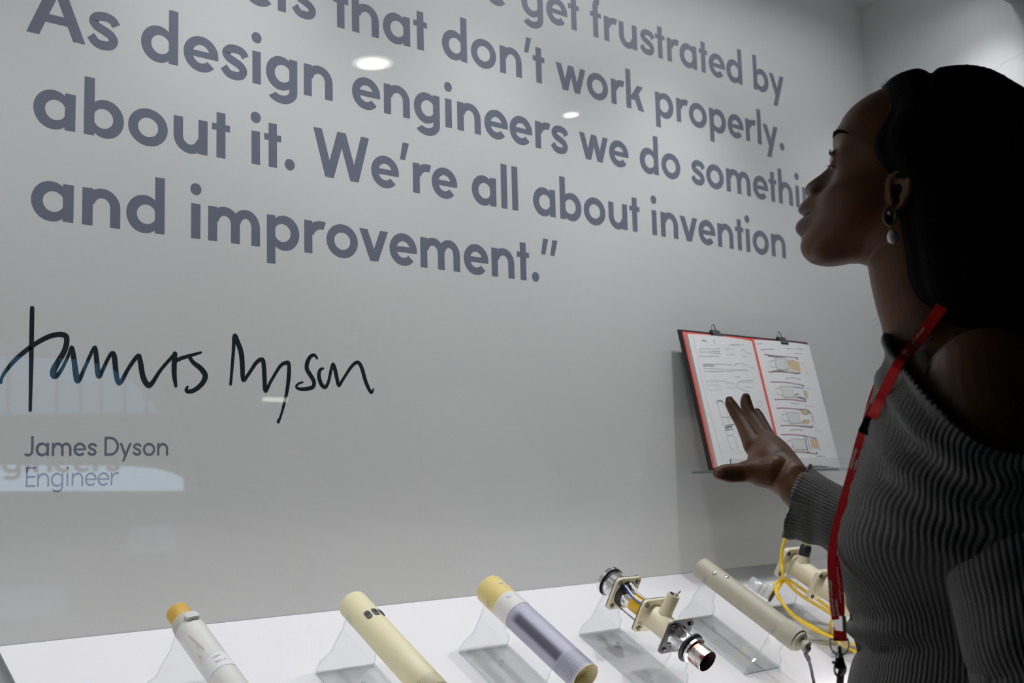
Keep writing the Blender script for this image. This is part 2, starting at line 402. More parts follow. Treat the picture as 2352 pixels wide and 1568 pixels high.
    G['s'] = (0.87, rs, rs - .01, path(catmull(S, 4), t * .98))
    G['.'] = (0.36, 0.09, 0.08, disc(0.18, 0.17, h * .62))
    q = [[(0.0, 1.02), (h * .72, 1.02), (h * 1.32, 1.60), (h * .42, 1.60)]]
    G['\u2019'] = (0.38, 0.02, 0.02, q)
    G['\u201d'] = (0.86, 0.04, 0.04, q + [[(x + .46, y) for x, y in q[0]]])
    G['\u201c'] = (0.86, 0.04, 0.04, [[(x, 2.62 - y) for x, y in q[0]]] + [[(x + .46, 2.62 - y) for x, y in q[0]]])
    G[' '] = (0.56, 0, 0, [])
    G['A'] = (1.57, 0, 0, bar(0, 0, 0.785 - h * .6, CAP, h * 1.18) + bar(1.57 - h * 1.18, 0, 0.785 - h * .58, CAP, h * 1.18) + rect(0.34, 0.38, 1.23, 0.38 + t * .9))
    G['W'] = (2.08, 0.02, 0.02, bar(0.42, 0, 0, CAP, h * 1.1) + bar(0.42, 0, 0.88, CAP, h * 1.1) + bar(1.35, 0, 0.88, CAP, h * 1.1) + bar(1.35, 0, 2.08 - h * 1.1, CAP, h * 1.1))
    G['J'] = (0.74, 0.0, ss, stem(0.74 - h, 0.4, CAP) + ring(0.30, 0.40, 0.44, 0.44, 222, 360))
    G['D'] = (1.30, ss, rs, stem(0, 0, CAP) + ring(0.52, 0.75, 0.78, 0.75, -90, 90) + rect(0, 0, 0.53, t) + rect(0, CAP - t, 0.53, CAP))
    G['E'] = (0.82, ss, rs, stem(0, 0, CAP) + rect(0, 0, .82, t) + rect(0, CAP - t, .82, CAP) + rect(0, .76 - t / 2, .80, .76 + t / 2))
    G['L'] = (0.74, ss, .02, stem(0, 0, CAP) + rect(0, 0, .74, t))
    G['I'] = (0.28, ss, ss, stem(0.14 - h / 2, 0, CAP))
    G['C'] = (1.35, rs, rs, ring(0.78, 0.75, 0.78, 0.78, 48, 312))
    G['N'] = (1.20, ss, ss, stem(0, 0, CAP) + stem(1.2 - h, 0, CAP) + bar(1.2 - h, 0, 0, CAP, h))
    G['R'] = (1.0, ss, .02, stem(0, 0, CAP) + ring(0.48, 1.05, 0.45, 0.45, -90, 90) + rect(0, .6, .5, .6 + t) + rect(0, CAP - t, .5, CAP) + bar(.66, 0, .34, .66, h * 1.1))
    G['G'] = (1.4, rs, rs, ring(0.78, 0.75, 0.78, 0.78, 48, 345) + rect(.8, .6, 1.5, .6 + t))
    G['-'] = (0.6, .08, .08, rect(0, .42, .6, .42 + t))
    G['0'] = (1.0, rs, rs, ring(.5, .75, .5, .75))
    G['3'] = (0.85, rs, rs, ring(.40, 1.10, .42, .42, -90, 140) + ring(.40, .40, .45, .42, -140, 90))
    G['1'] = (0.5, ss, ss, stem(0.25, 0, CAP) + bar(0, 1.15, .25, CAP, h))
    return G
LEVELS = []                                         # order of each stroke inside its letter
def text_polys(txt, xh, s):
    G = glyphs(s); x = None; out = []; LEVELS.clear()
    for ch in txt:
        wd, lb, rb, polys = G[ch]; 
        lv = 0
        for pi, q in enumerate(polys):          # touching pieces of one stroke stay level
            if pi and not (abs(q[0][0] - polys[pi - 1][1][0]) < 1e-6 and abs(q[0][1] - polys[pi - 1][1][1]) < 1e-6) and not (len(q) == 4 and abs(q[0][0] - polys[pi - 1][3][0]) < 1e-6 and abs(q[0][1] - polys[pi - 1][3][1]) < 1e-6): lv += 1
            LEVELS.append(lv)
        if x is None: x = -lb
        x += lb
        out += [[((px + x) * xh, py * xh) for px, py in q] for q in polys]
        x += wd + rb
    return out, x * xh
def add_text(mb, txt, xh, s, fn, mi=0, thick=None):
    """fn(x, y, lift) places a letter point in space"""
    polys, wd = text_polys(txt, xh, s)
    for qi, q in enumerate(polys):
        n = len(q); ar = sum(q[i][0] * q[(i + 1) % n][1] - q[(i + 1) % n][0] * q[i][1] for i in range(n))
        if ar < 0: q = q[::-1]
        th = (thick or 0.00012) + 6e-6 * LEVELS[qi]
        a = [fn(x, y, th) for x, y in q]; b = [fn(x, y, 0.0) for x, y in q]
        mb.add(a + b, [tuple(range(n))] + [(i, i + n, (i + 1) % n + n, (i + 1) % n) for i in range(n)], mi)
    return wd
def wall_fn(X0, Z0):
    return lambda x, y, l: (X0 + x, BACK_Y - l, CAMZ + Z0 + y)

# ------------------------------------------------------------------ the showcase
def struct(name, mb, mats, smooth=None):
    o = mb.build(name, mats, None, smooth); o['kind'] = 'structure'; return o
TH = 0.04
CW, CX = END_X - LEFT_X, (END_X + LEFT_X) / 2
mb = MB(); mb.box((CX, BACK_Y + TH / 2, 1.2), (CW + 2 * TH, TH, 2.4 + 0.0)); struct('wall_front', mb, 'wall')
mb = MB(); mb.box((END_X + TH / 2, (GLASS_Y - .05 + BACK_Y) / 2, 1.2), (TH, BACK_Y - GLASS_Y + .05, 2.4)); struct('wall_right', mb, 'wall')
mb = MB(); mb.box((LEFT_X - TH / 2, (GLASS_Y + BACK_Y) / 2, 1.2), (TH, BACK_Y - GLASS_Y, 2.4)); struct('wall_left', mb, 'wall')
mb = MB(); mb.box((CX, (GLASS_Y + .0275 + BACK_Y) / 2, CEIL_Z + TH / 2), (CW, BACK_Y - GLASS_Y - .0275, TH)); struct('ceiling_1', mb, 'ceiling')
# sloping white display shelf on a plinth
g0 = (BACK_Y - GLASS_Y - 0.02) / math.cos(SLOPE)
mb = MB()
sec = [(BACK_Y - .0006, SH_Z), (GLASS_Y + 0.02, SH_Z - (BACK_Y - GLASS_Y - 0.02) * math.tan(SLOPE)), (GLASS_Y + 0.02, 0.0), (BACK_Y - .0006, 0.0)]
vs = [(x, y, z) for x in (LEFT_X, END_X) for y, z in sec]
mb.add(vs, [(0, 1, 5, 4), (1, 2, 6, 5), (2, 3, 7, 6), (3, 0, 4, 7), (3, 2, 1, 0), (4, 5, 6, 7)])
o = mb.build('display_plinth', 'white', None, None)
tag(o, 'white laminate plinth with a sloping top carrying the prototypes, inside the glass case', 'plinth')
# glass front
mb = MB(); gz0 = 0.62
mb.box((CX, GLASS_Y - 0.005, (gz0 + CEIL_Z) / 2), (CW, 0.010, CEIL_Z - gz0))
struct('window_1', mb, 'glass')
# skirt under the glass; fascia above it, with an added drop shielding the lamps
mb = MB(); mb.box((CX, GLASS_Y - 0.002, gz0 / 2), (CW + 2 * TH, 0.03, gz0)); struct('trim_1', mb, 'white')
mb = MB(); mb.box((CX, GLASS_Y + 0.015, (CEIL_Z - .10 + 3.0) / 2), (CW + 2 * TH, 0.024, 3.0 - CEIL_Z + .10)); struct('trim_2', mb, 'roomlight')

# ------------------------------------------------------------------ wall lettering
XH, LS, B5 = 0.0457, 0.11214, 0.32547
def GAP(ch): return glyphs(.285)[ch][1] * XH
q = empty('wall_quote', (1.2, BACK_Y, CAMZ + 0.55), 'large grey blue vinyl quotation in five lines on the pale back wall of the case', 'lettering')
LINES = [('\u201cLike everyone we get frustrated by', 4, 2.0396 - 0.0), ('products that don\u2019t work properly.', 3, 2.0330),
         ('As design engineers we do something', 2, None), ('about it. We\u2019re all about invention', 1, None), ('and improvement.\u201d', 0, None)]
for txt, k, xr in LINES:
    mb = MB(); wd = text_polys(txt, XH, .285)[1]
    x0 = (xr - wd) if xr else {2: 0.501, 1: 0.5112, 0: 0.5108}[k]
    pos = 0
    for wi, wtx in enumerate(txt.split(' ')):
        pre = txt[:pos]; dx = 0.0
        if pre: dx = text_polys(pre + wtx[0], XH, .285)[1] - (text_polys('n' + wtx[0], XH, .285)[1] - text_polys('n', XH, .285)[1] - 0.0) + GAP(wtx[0])
        mb = MB(); add_text(mb, wtx, XH, .285, wall_fn(x0 + dx, B5 + k * LS)); mb.build('word', 'vinyl', q, None); pos += len(wtx) + 1
q = empty('name_caption', (0.6, BACK_Y, CAMZ + 0.04), 'small grey blue two line caption, name and job, under the signature', 'lettering')
for wtx, dx in (('James', .0), ('Dyson', .0943)):
    mb = MB(); add_text(mb, wtx, 0.0151, .215, lambda x, y, l, f=wall_fn(0.5095 + dx, 0.0475): f(x * .922, y, l)); mb.build('word', 'vinyl', q, None)
mb = MB(); add_text(mb, 'Engineer', 0.0152, .15, lambda x, y, l: wall_fn(0.5118, 0.0122)(x * .86, y, l)); mb.build('word', 'vinyl', q, None)

SIG = [
 ([(193, 150), (190, 300), (187, 470), (184, 620), (181, 762)], [12, 12.5, 12, 10, 8.5]),
 ([(6, 596), (10, 570), (40, 520), (100, 452), (195, 375), (290, 322), (355, 308), (395, 318), (400, 355), (385, 410), (350, 470), (322, 520), (320, 552), (338, 556), (368, 520), (408, 440), (430, 385), (440, 430), (455, 540), (463, 583), (480, 570), (510, 505), (550, 415), (571, 385), (578, 440), (588, 540), (597, 556), (615, 525), (650, 450), (672, 420), (686, 440), (697, 540), (710, 594), (730, 585), (775, 505), (828, 436), (842, 470), (858, 560), (885, 608), (912, 600), (965, 520), (1048, 425)],
  [8, 8, 10, 12, 12, 13, 14, 15, 15, 15, 16, 17, 16, 13, 10, 9, 10, 14, 16, 15, 12, 10, 10, 10, 14, 15, 13, 11, 10, 11, 15, 15, 13, 12, 11, 12, 15, 16, 16, 13, 10, 10]),
 ([(1050, 425), (1046, 480), (1046, 550), (1055, 616)], [15, 16, 15, 10]),
 ([(1050, 468), (1090, 450), (1140, 435), (1206, 416)], [12, 11, 10, 7]),
 ([(1135, 440), (1160, 476), (1205, 512), (1232, 555), (1215, 600), (1170, 640), (1130, 650), (1117, 640), (1126, 622)], [11, 13, 16, 17, 15, 13, 12, 10, 7]),
 ([(1384, 606), (1390, 540), (1400, 420), (1408, 318), (1425, 350), (1448, 420), (1455, 500), (1460, 580), (1490, 548), (1540, 475), (1575, 460), (1584, 500), (1588, 580), (1594, 645), (1625, 590), (1680, 500), (1715, 478), (1734, 486), (1733, 560), (1722, 650), (1700, 745), (1682, 805), (1670, 830)],
  [9, 10, 11, 14, 16, 17, 16, 13, 11, 12, 14, 15, 15, 13, 10, 11, 12, 13, 14, 12, 9, 8, 11]),
 ([(1903, 450), (1888, 432), (1864, 440), (1845, 475), (1842, 515), (1862, 550), (1884, 590), (1878, 622), (1840, 634), (1795, 634), (1778, 620), (1792, 603), (1816, 594)], [8, 10, 12, 15, 15, 15, 14, 13, 12, 10, 8, 7, 6]),
 ([(1940, 512), (1922, 520), (1914, 555), (1928, 605), (1952, 624), (1972, 590), (1985, 530), (1998, 486), (2010, 515), (2022, 570), (2034, 612), (2060, 575), (2110, 500), (2146, 475), (2170, 505), (2195, 590), (2226, 654), (2242, 636)],
  [7, 11, 14, 14, 12, 11, 11, 11, 14, 14, 12, 10, 11, 12, 14, 14, 11, 6]),
]
mb = MB(); KZ = 2352 / 900
for pts, wid in SIG:
    P3 = [at_y(x / KZ, 650 + y / KZ, BACK_Y) for x, y in pts]
    pp = catmull([(p[0], p[2]) for p in P3], 6); ww = [v[0] for v in catmull([(x,) for x in wid], 6)]
    sc = 0.000222
    L_, R_ = [], []
    for i, p in enumerate(pp):
        d = pp[min(i + 1, len(pp) - 1)] - pp[max(i - 1, 0)]; d = d / (np.linalg.norm(d) + 1e-9); n_ = np.array([-d[1], d[0]]) * ww[i] * sc
        L_.append(p + n_); R_.append(p - n_)
    nn = len(pp); Y1 = BACK_Y - 0.0001
    vs = [(p[0], Y1, p[1]) for p in L_] + [(p[0], Y1, p[1]) for p in R_]
    mb.add(vs, [(i, i + 1, nn + i + 1, nn + i) for i in range(nn - 1)])
    for di, (p, w_) in enumerate(zip(pp[::2], ww[::2])):
        a = np.linspace(0, 2 * math.pi, 13)[:-1]
        mb.add([(p[0] + w_ * sc * math.cos(t), Y1 - 0.00001 - 2.5e-6 * di, p[1] + w_ * sc * math.sin(t)) for t in a], [tuple(range(12))])
o = mb.build('signature', 'ink', None, None)
tag(o, 'black handwritten signature across the pale wall above the small caption', 'signature')

# ------------------------------------------------------------------ acrylic stands and the tubes on them
SX = {0: 0.416, 1: 0.644, 2: 0.8715, 3: 1.099, 4: 1.328, 5: 1.553, 6: 1.784}
D0, DL = 0.125, 0.150                               # stand begins this far down the slope, base length
AX_UP = 0.080                                       # tube axis above the slope
def fork(r, hw):
    out = [(-0.043, 0), (-0.0432, .008), (-0.041, .0165), (-0.036, .0225), (-0.031, .0265), (-0.0285, .032), (-0.0275, .04), (-r - .0045, .060), (-r - .0042, .078)]
    out += [(-r - .003, .0805), (-r - .0012, .080), (-r - .0008, .076)]
    for i in range(0, 17):
        a = math.radians(190 + 160 * i / 16); out.append(((r + .0006) * math.cos(a), AX_UP + (r + .0006) * math.sin(a)))
    n_ = len(out); right = [(-x, y) for x, y in out[:12]][::-1]
    return out + right
def stand(k, r, label):
    X = SX[k]; e = empty('acrylic_stand', slope_pt(X, D0, 0), label, 'stand', 'acrylic stands on the sloping shelf')
    mb = MB(); mb.prism([(-.043, 0), (.043, 0), (.043, DL), (-.043, DL)], slope_pt(X, D0, 0.0045), (1, 0, 0), tuple(SD), -0.004, 0, 1)
    mb.v = mb.v; mb.build('base_plate', ['acrylic', 'acrylic_edge'], e, None)
    for nm, dd in (('rear_support', 0.0), ('front_support', DL - .004)):
        mb = MB(); mb.prism(fork(r, .043), slope_pt(X, D0 + dd, 0.0006), (1, 0, 0), tuple(SN), 0.003, 0, 1)
        mb.build(nm, ['acrylic', 'acrylic_edge'], e, None)
    # fixing screw seen through the base
    mb = MB(); mb.lathe(slope_pt(X + .004, D0 + .035, .0046), SN, [(0, .0032), (.0015, .003), (.002, .0015)], 14, up=(1, 0, 0)); mb.build('screw', 'acrylic_edge', e)
    return e
def axis_pt(k, s, up=AX_UP): return slope_pt(SX[k], s, up)
def tube_uv(mb, o, n, prof):
    uv = []
    for p in prof:
        for k in range(n): uv.append((k / n, p[0]))
    return uv
def lathe_obj(name, mats, parent, o, prof, n=56, smooth=40, uv=False, caps=True):
    mb = MB(); mb.lathe(o, SD, prof, n, caps=caps); ob = mb.build(name, mats, parent, smooth)
    if uv:
        me = ob.data; l = me.uv_layers.new(name='UVMap')
        for poly in me.polygons:
            ks = [me.loops[i].vertex_index % n for i in poly.loop_indices]
            wrap = (0 in ks) and (n - 1 in ks) and len(ks) == 4
            for i in poly.loop_indices:
                vi = me.loops[i].vertex_index; kk = vi % n
                l.data[i].uv = ((kk + (n if wrap and kk == 0 else 0)) / n, prof[vi // n][0])
    return ob
def on_tube(o, s, ang, r):
    a = math.radians(ang); u = SN; w_ = np.cross(SD, u)         # w_ points along X
    return np.asarray(o) + SD * s + (u * math.cos(a) + w_ * math.sin(a)) * r
def tube_frame(ang):
    a = math.radians(ang); u = SN; w_ = np.cross(SD, u)
    nrm = u * math.cos(a) + w_ * math.sin(a); tng = -u * math.sin(a) + w_ * math.cos(a)
    return nrm, tng
def pad(mb, o, s, ang, r, ln, wd, hgt, rr, mi=0, sink=.002, curve=True):
    """rounded pad lying on the tube surface: ln along the axis, wd round it"""
    poly = rrect(wd, ln, rr); n = len(poly); lo, hi, top = [], [], []
    for x, y in poly:
        for lst, kx, h_ in ((lo, 1, -sink), (hi, 1, hgt * .6), (top, .84, hgt)):
            lst.append(on_tube(o, s + y * (kx if kx == 1 else .9), ang + math.degrees(x * kx / r), r + h_))
    mb.add(lo + hi + top, [tuple(range(2 * n, 3 * n))] + [(i, (i + 1) % n, (i + 1) % n + n, i + n) for i in range(n)] + [(i + n, (i + 1) % n + n, (i + 1) % n + 2 * n, i + 2 * n) for i in range(n)], mi)

# tube 0, only its edge is in the picture
stand(0, .017, 'clear acrylic stand at the left edge of the picture, under a silver grey tube')
e = empty('prototype_tube', axis_pt(0, .12), 'silver grey metal tube cut off by the left edge of the picture', 'prototype')
R0 = .0185
lathe_obj('tube_body', 'silver', e, axis_pt(0, -.0125), [(.110, R0 - .002), (.112, R0), (.31, R0), (.312, R0 - .002)])

# tube 1: off white body, amber cap, grey button, taped label
stand(1, .0165, 'clear acrylic stand under the off white tube with the amber cap')
e = empty('prototype_tube', axis_pt(1, .12), 'off white scuffed tube with an amber cap and a grey button, leftmost whole one', 'prototype')
o1 = axis_pt(1, -0.018); r1 = .0168
lathe_obj('tube_body', ['offwhite', 'grime'], e, o1, [(.119, .0125, 1), (.1195, .0145, 1), (.123, .0158, 1), (.133, r1, 1), (.136, r1, 1), (.20, r1, 0), (.325, r1, 0), (.326, r1 - .002, 0)])
lathe_obj('cap', 'amber', e, o1, [(.0985, .0105), (.0995, .0128), (.103, .0136), (.112, .0132), (.118, .0128), (.121, .0128)])
mb = MB(); pad(mb, o1, .134, 6, r1, .011, .016, .0042, .005); mb.build('button', 'greyb', e)
mb = MB()
def scuff(outl, mi=0):
    vs = [on_tube(o1, s, 37 - a, r1 + .00025) for a, s in outl]; mb.add(vs, [tuple(range(len(vs)))], mi)
scuff([(-22, .158), (-17, .1575), (-12, .166), (-7.5, .175), (-4, .181), (-3, .187), (-3.6, .1915), (-7, .189), (-11, .182), (-13.5, .179), (-19, .184), (-21, .186), (-21, .183), (-16, .177), (-16, .172), (-19, .164)])
scuff([(-24, .150), (-21, .1495), (-20.5, .151), (-23, .153)])
scuff([(-33, .190), (-29, .190), (-27, .194), (-30, .1965)])
mb.build('scratch_mark', 'grime', e, None)
mb = MB()                                           # paper label wrapped round the body
na = 24
for row in range(1):
    A_ = np.linspace(95, -40, na); vs = [on_tube(o1, s, a, r1 + .0003) for s in (.202, .224) for a in A_]
    mb.add(vs, [(i, i + 1, na + i + 1, na + i) for i in range(na - 1)])
lb = mb.build('label', 'label', e, 60); 
mb = MB()
for txt, s0 in (('N300-', .2085), ('RIG-1-11', .2165)):
    add_text(mb, txt, .0018, .12, lambda x, y, l, s0=s0: on_tube(o1, s0 - y, 34 - math.degrees(x / r1), r1 + .0004 + l), 0, .0001)
mb.build('handwriting', 'pencild', e, None)

# tube 2: cream, three sliders
stand(2, .0187, 'clear acrylic stand under the plain cream tube with dark sliders')
e = empty('prototype_tube', axis_pt(2, .12), 'plain cream tube with three dark slider buttons', 'prototype')
o2 = axis_pt(2, -0.0125); r2 = .0187
lathe_obj('tube_body', 'creamdots', e, o2, [(.1095, .0), (.1096, .0145), (.1105, .0172), (.113, r2), (.25, r2), (.30, r2), (.302, r2 - .0015), (.302, .0)], uv=True, caps=False)
for a in (33, 2, -28):
    mb = MB(); pad(mb, o2, .1585, a, r2, .0135, .0075, .0011, .0034)
    b = mb.build('slider_button', 'slider', e)
    m2 = MB(); pad(m2, o2, .1555, a, r2, .018, .0082, .0003, .0036); m2.build('slider_slot', 'cream', b)
    m2 = MB()
    for i in range(3): pad(m2, o2, .1565 + i * .0018, a, r2 + .001, .0005, .0052, .0006, .0002, sink=.0005)
    m2.build('grip_rib', 'charcoal', b)

# tube 3: yellow end, ivory band, lavender body
stand(3, .0215, 'clear acrylic stand under the lavender tube with the yellow end')
e = empty('prototype_tube', axis_pt(3, .12), 'lavender tube with a translucent yellow end and an ivory band', 'prototype')
o3 = axis_pt(3, -0.0125); r3 = .0212
lathe_obj('end_cap', 'yellowres', e, o3, [(.105, .0), (.1052, .0165), (.107, .0195), (.110, r3 - .0002), (.148, r3 - .0002)], caps=False)
lathe_obj('band', 'offwhite', e, o3, [(.148, r3 - .002), (.148, r3), (.1765, r3), (.1768, r3 - .002)])
lathe_obj('tube_body', ['lavender', 'cream'], e, o3, [(.1768, r3 - .002), (.1768, r3 - .0004), (.316, r3 - .0004), (.317, r3 - .0006, 1), (.317, r3 - .002, 1), (.300, r3 - .002, 1), (.299, .0, 1)], uv=True, caps=False)
mb = MB(); pad(mb, o3, .156, 26, r3, .0075, .0070, .0006, .0034); mb.build('button', 'greyb', e)
mb = MB(); pad(mb, o3, .127, 4, r3, .006, .006, .0005, .0028); mb.build('button', 'greyb', e)

def dark_core(m, uc, uh, v0, v1, dark):
    nt = m.node_tree; b = nt.nodes['Principled BSDF']; src = b.inputs['Base Color'].links[0].from_socket
    uv = nt.nodes.new('ShaderNodeUVMap'); sp = nt.nodes.new('ShaderNodeSeparateXYZ'); nt.links.new(uv.outputs[0], sp.inputs[0])
    sub = nt.nodes.new('ShaderNodeMath'); sub.operation = 'SUBTRACT'; nt.links.new(sp.outputs[0], sub.inputs[0]); sub.inputs[1].default_value = uc
    ab = nt.nodes.new('ShaderNodeMath'); ab.operation = 'ABSOLUTE'; nt.links.new(sub.outputs[0], ab.inputs[0]); f = []
    for sock, a, c in ((ab.outputs[0], uh * 1.3, uh * .45), (sp.outputs[1], v0 - .006, v0 + .008), (sp.outputs[1], v1 + .003, v1 - .003)):
        mr = nt.nodes.new('ShaderNodeMapRange'); mr.interpolation_type = 'SMOOTHSTEP'; mr.inputs['From Min'].default_value = a; mr.inputs['From Max'].default_value = c
        nt.links.new(sock, mr.inputs['Value']); f.append(mr.outputs[0])
    m1 = nt.nodes.new('ShaderNodeMath'); m1.operation = 'MULTIPLY'; nt.links.new(f[0], m1.inputs[0]); nt.links.new(f[1], m1.inputs[1])
    m2 = nt.nodes.new('ShaderNodeMath'); m2.operation = 'MULTIPLY'; nt.links.new(m1.outputs[0], m2.inputs[0]); nt.links.new(f[2], m2.inputs[1])
    mx = nt.nodes.new('ShaderNodeMix'); mx.data_type = 'RGBA'; nt.links.new(m2.outputs[0], mx.inputs[0]); nt.links.new(src, mx.inputs[6]); mx.inputs[7].default_value = (*dark, 1)
    nt.links.new(mx.outputs[2], b.inputs['Base Color'])
dark_core(MT['lavender'], 64 / 360, .062, .186, .281, (.095, .088, .125))   # the battery showing through the film

# tube 5: grey beige with ribbed collar and lead
stand(5, .0176, 'clear acrylic stand under the grey beige tube with the black lead')
e = empty('prototype_tube', axis_pt(5, .12), 'grey beige tube with two screws, a ribbed collar and a black lead', 'prototype')
o5 = axis_pt(5, -0.0125); r5 = .0178
lathe_obj('tube_body', 'greybeige', e, o5, [(.1085, .0), (.1087, .012), (.1095, .0155), (.1115, r5), (.288, r5)], caps=False)
mb = MB(); n = 120
prof = [(.288, 0), (.288, r5 + .0002), (.290, r5 + .0006), (.318, r5 + .0004), (.318, 0)]
mb.lathe(o5, SD, prof, n, caps=False)
for i in range(1, 4):
    for k in range(0, n, 2):
        v = np.array(mb.v[i * n + k]); ax = o5 + SD * np.dot(v - o5, SD); mb.v[i * n + k] = tuple(ax + (v - ax) * .982)
mb.build('collar', 'greybeige', e, 20)
lathe_obj('end_flange', 'greybeige', e, o5, [(.318, .0), (.318, .0155), (.3225, .0155), (.3235, .0145), (.3235, .008), (.330, .0075), (.332, .009), (.336, .009), (.3365, .0)], caps=False)
for s_, a in ((.146, 46), (.165, 17)):
    mb = MB(); p = on_tube(o5, s_, a, r5 - .001); nr, tg = tube_frame(a)
    mb.lathe(p, nr, [(0, .0034), (.0014, .0034), (.0022, .002), (.0022, .0)], 16, up=SD, caps=False); mb.build('screw', 'steel', e)
mb = MB(); p0 = o5 + SD * .334
P = [p0, p0 + SD * .005, on_slope(1851, 1500, .066), on_slope(1857, 1513, .054), on_slope(1862, 1530, .036), on_slope(1866, 1550, .016), on_slope(1868, 1575, .003), on_slope(1840, 1590, .003), on_slope(1700, 1585, .003)]
mb.tube(catmull(P, 8), [.0034] * 26 + [.0024] * (len(catmull(P, 8)) - 26), 10); mb.build('lead', 'rubber', e)

# square flanges
def flange(mb, o, s, size, th, layers, rot=0):
    """layers: list of (thickness, mi) going down the slope"""
    poly = rrect(size, size, size * .13); q = s
    for t_, mi in layers:
        mb.prism(poly, np.asarray(o) + SD * (q + t_), (1, 0, 0), tuple(SN), t_, mi); q += t_
def bolts(par, o, s, size, both=True, m='bolt'):
    for i in (-1, 1):
        for j in (-1, 1):
            mb = MB(); p = np.asarray(o) + np.array([1, 0, 0]) * i * size * .36 + SN * j * size * .36 + SD * s
            mb.lathe(p, SD, [(-.004, .0), (-.004, .0022), (.0055, .0022), (.0055, .0034), (.008, .0034), (.0088, .002), (.0088, 0)], 12, caps=False)
            mb.build('bolt', m, par)
# prototype 4: motor rig with three square flanges
stand(4, .0175, 'clear acrylic stand under the flanged rig with the copper chrome pipe')
e = empty('prototype_rig', axis_pt(4, .12), 'open rig of square cream flanges, amber taped tube and worn copper chrome pipe end', 'prototype')
o4 = axis_pt(4, -0.01); z4 = .117
lathe_obj('rear_ring', ['chrome', 'rubber'], e, o4, [(z4 - .004, .0), (z4 - .004, .020), (z4 - .002, .0225), (z4 + .004, .0225), (z4 + .004, .0195, 1), (z4 + .008, .0195, 1), (z4 + .008, .0185), (z4 + .030, .0175), (z4 + .030, .0)], caps=False)
lathe_obj('glass_tube', ['chrome', 'rubber'], e, o4, [(z4 + .034, .0205, 1), (z4 + .040, .0195, 1), (z4 + .044, .0155, 1), (z4 + .044, .0130), (z4 + .090, .0130)])
lathe_obj('tape_wrap', 'kapton', e, o4, [(z4 + .058, .0130), (z4 + .058, .0141), (z4 + .0885, .0141), (z4 + .0885, .013)])
for s_, lay, mats in ((z4 + .030, [(.0015, 1), (.004, 0)], ['ivory', 'gasket']), (z4 + .088, [(.0015, 1), (.0042, 0)], ['ivory', 'gasket']), (z4 + .142, [(.0018, 0), (.0035, 1)], ['ivory', 'charcoal'])):
    mb = MB(); flange(mb, o4, s_, .052, .005, lay); f_ = mb.build('flange', mats, e, 30); bolts(e, o4, s_, .052)
lathe_obj('inlet_body', 'ivory', e, o4, [(z4 + .0935, .0190), (z4 + .096, .0176), (z4 + .105, .0170), (z4 + .134, .0172), (z4 + .142, .0195)])
mb = MB(); pb = o4 + SD * (z4 + .113); sv = SN * .97 + np.array([.12, 0, 0]); sv /= np.linalg.norm(sv)
mb.lathe(pb, sv, [(.008, .0112), (.017, .0102), (.022, .0095), (.047, .0093), (.047, .0070), (.020, .0068), (.020, .0)], 28, up=SD, caps=False); mb.build('spigot', 'ivory', e)
for dx, m_ in ((-.0015, 'wireb'), (.002, 'wirew'), (.0045, 'steel')):
    mb = MB(); a_ = pb + sv * .03 + np.array([dx, 0, 0]); mb.tube([a_, a_ + sv * .012, a_ + sv * .019 + np.array([dx * 1.6, .002, 0]), a_ + sv * .021 + np.array([dx * 2.4, .004, 0])], .0011, 8); mb.build('wire', m_, e)
for m_, aa, bb, rr in (('wireb', 34, 50, .0175), ('wirew', 30, 40, .0185), ('wirew', 2, 8, .017), ('wirew', -4, 0, .0185)):
    mb = MB(); P = [on_tube(o4, z4 + .036, aa, .0195), on_tube(o4, z4 + .045, aa + 4, rr + .001), on_tube(o4, z4 + .06, (aa + bb) / 2 + 8, rr - .001), on_tube(o4, z4 + .078, bb, rr - .001), on_tube(o4, z4 + .089, bb - 6, rr)]
    mb.tube(catmull(P, 6), .0011, 8); mb.build('wire', m_, e)
mb = MB(); mb.tube([o4 + SD * (z4 + .035) - SN * .020 - np.array([.006, 0, 0]), o4 + SD * (z4 + .088) - SN * .020 - np.array([.006, 0, 0])], .0013, 8); mb.build('tie_rod', 'steel', e)
mb = MB()                                           # pencilled note on the middle flange
rng = random.Random(3)
for i in range(6):
    x0 = -.0245 + rng.random() * .003; y0 = -.008 - i * .0023; x = x0
    while x < -.0155 + i * .0012:
        l_ = .0008 + rng.random() * .0016
        c = o4 + SD * (z4 + .0939) + np.array([1, 0, 0]) * x + SN * (y0 + rng.random() * .0006)
        mb.box(c, (l_, .0005 + .0007 * rng.random(), .0002), [[1, 0, 0], SN, SD]); x += l_ + .0007
mb.build('handwriting', 'pencild', e, None)
lathe_obj('outlet_pipe', ['chrome', 'copper', 'darkred'], e, o4, [(z4 + .147, .0185, 0), (z4 + .151, .0160, 0), (z4 + .170, .0155, 0), (z4 + .176, .0150, 0), (z4 + .180, .0195, 0), (z4 + .1835, .0195, 0), (z4 + .1845, .0158, 1), (z4 + .208, .0160, 1), (z4 + .2085, .0152, 1), (z4 + .195, .0150, 2), (z4 + .194, .0, 2)], caps=False)
lathe_obj('seal_ring', 'rubber', e, o4, [(z4 + .1715, .0155), (z4 + .1715, .0205), (z4 + .173, .0222), (z4 + .1755, .0222), (z4 + .177, .0205), (z4 + .177, .0155)])

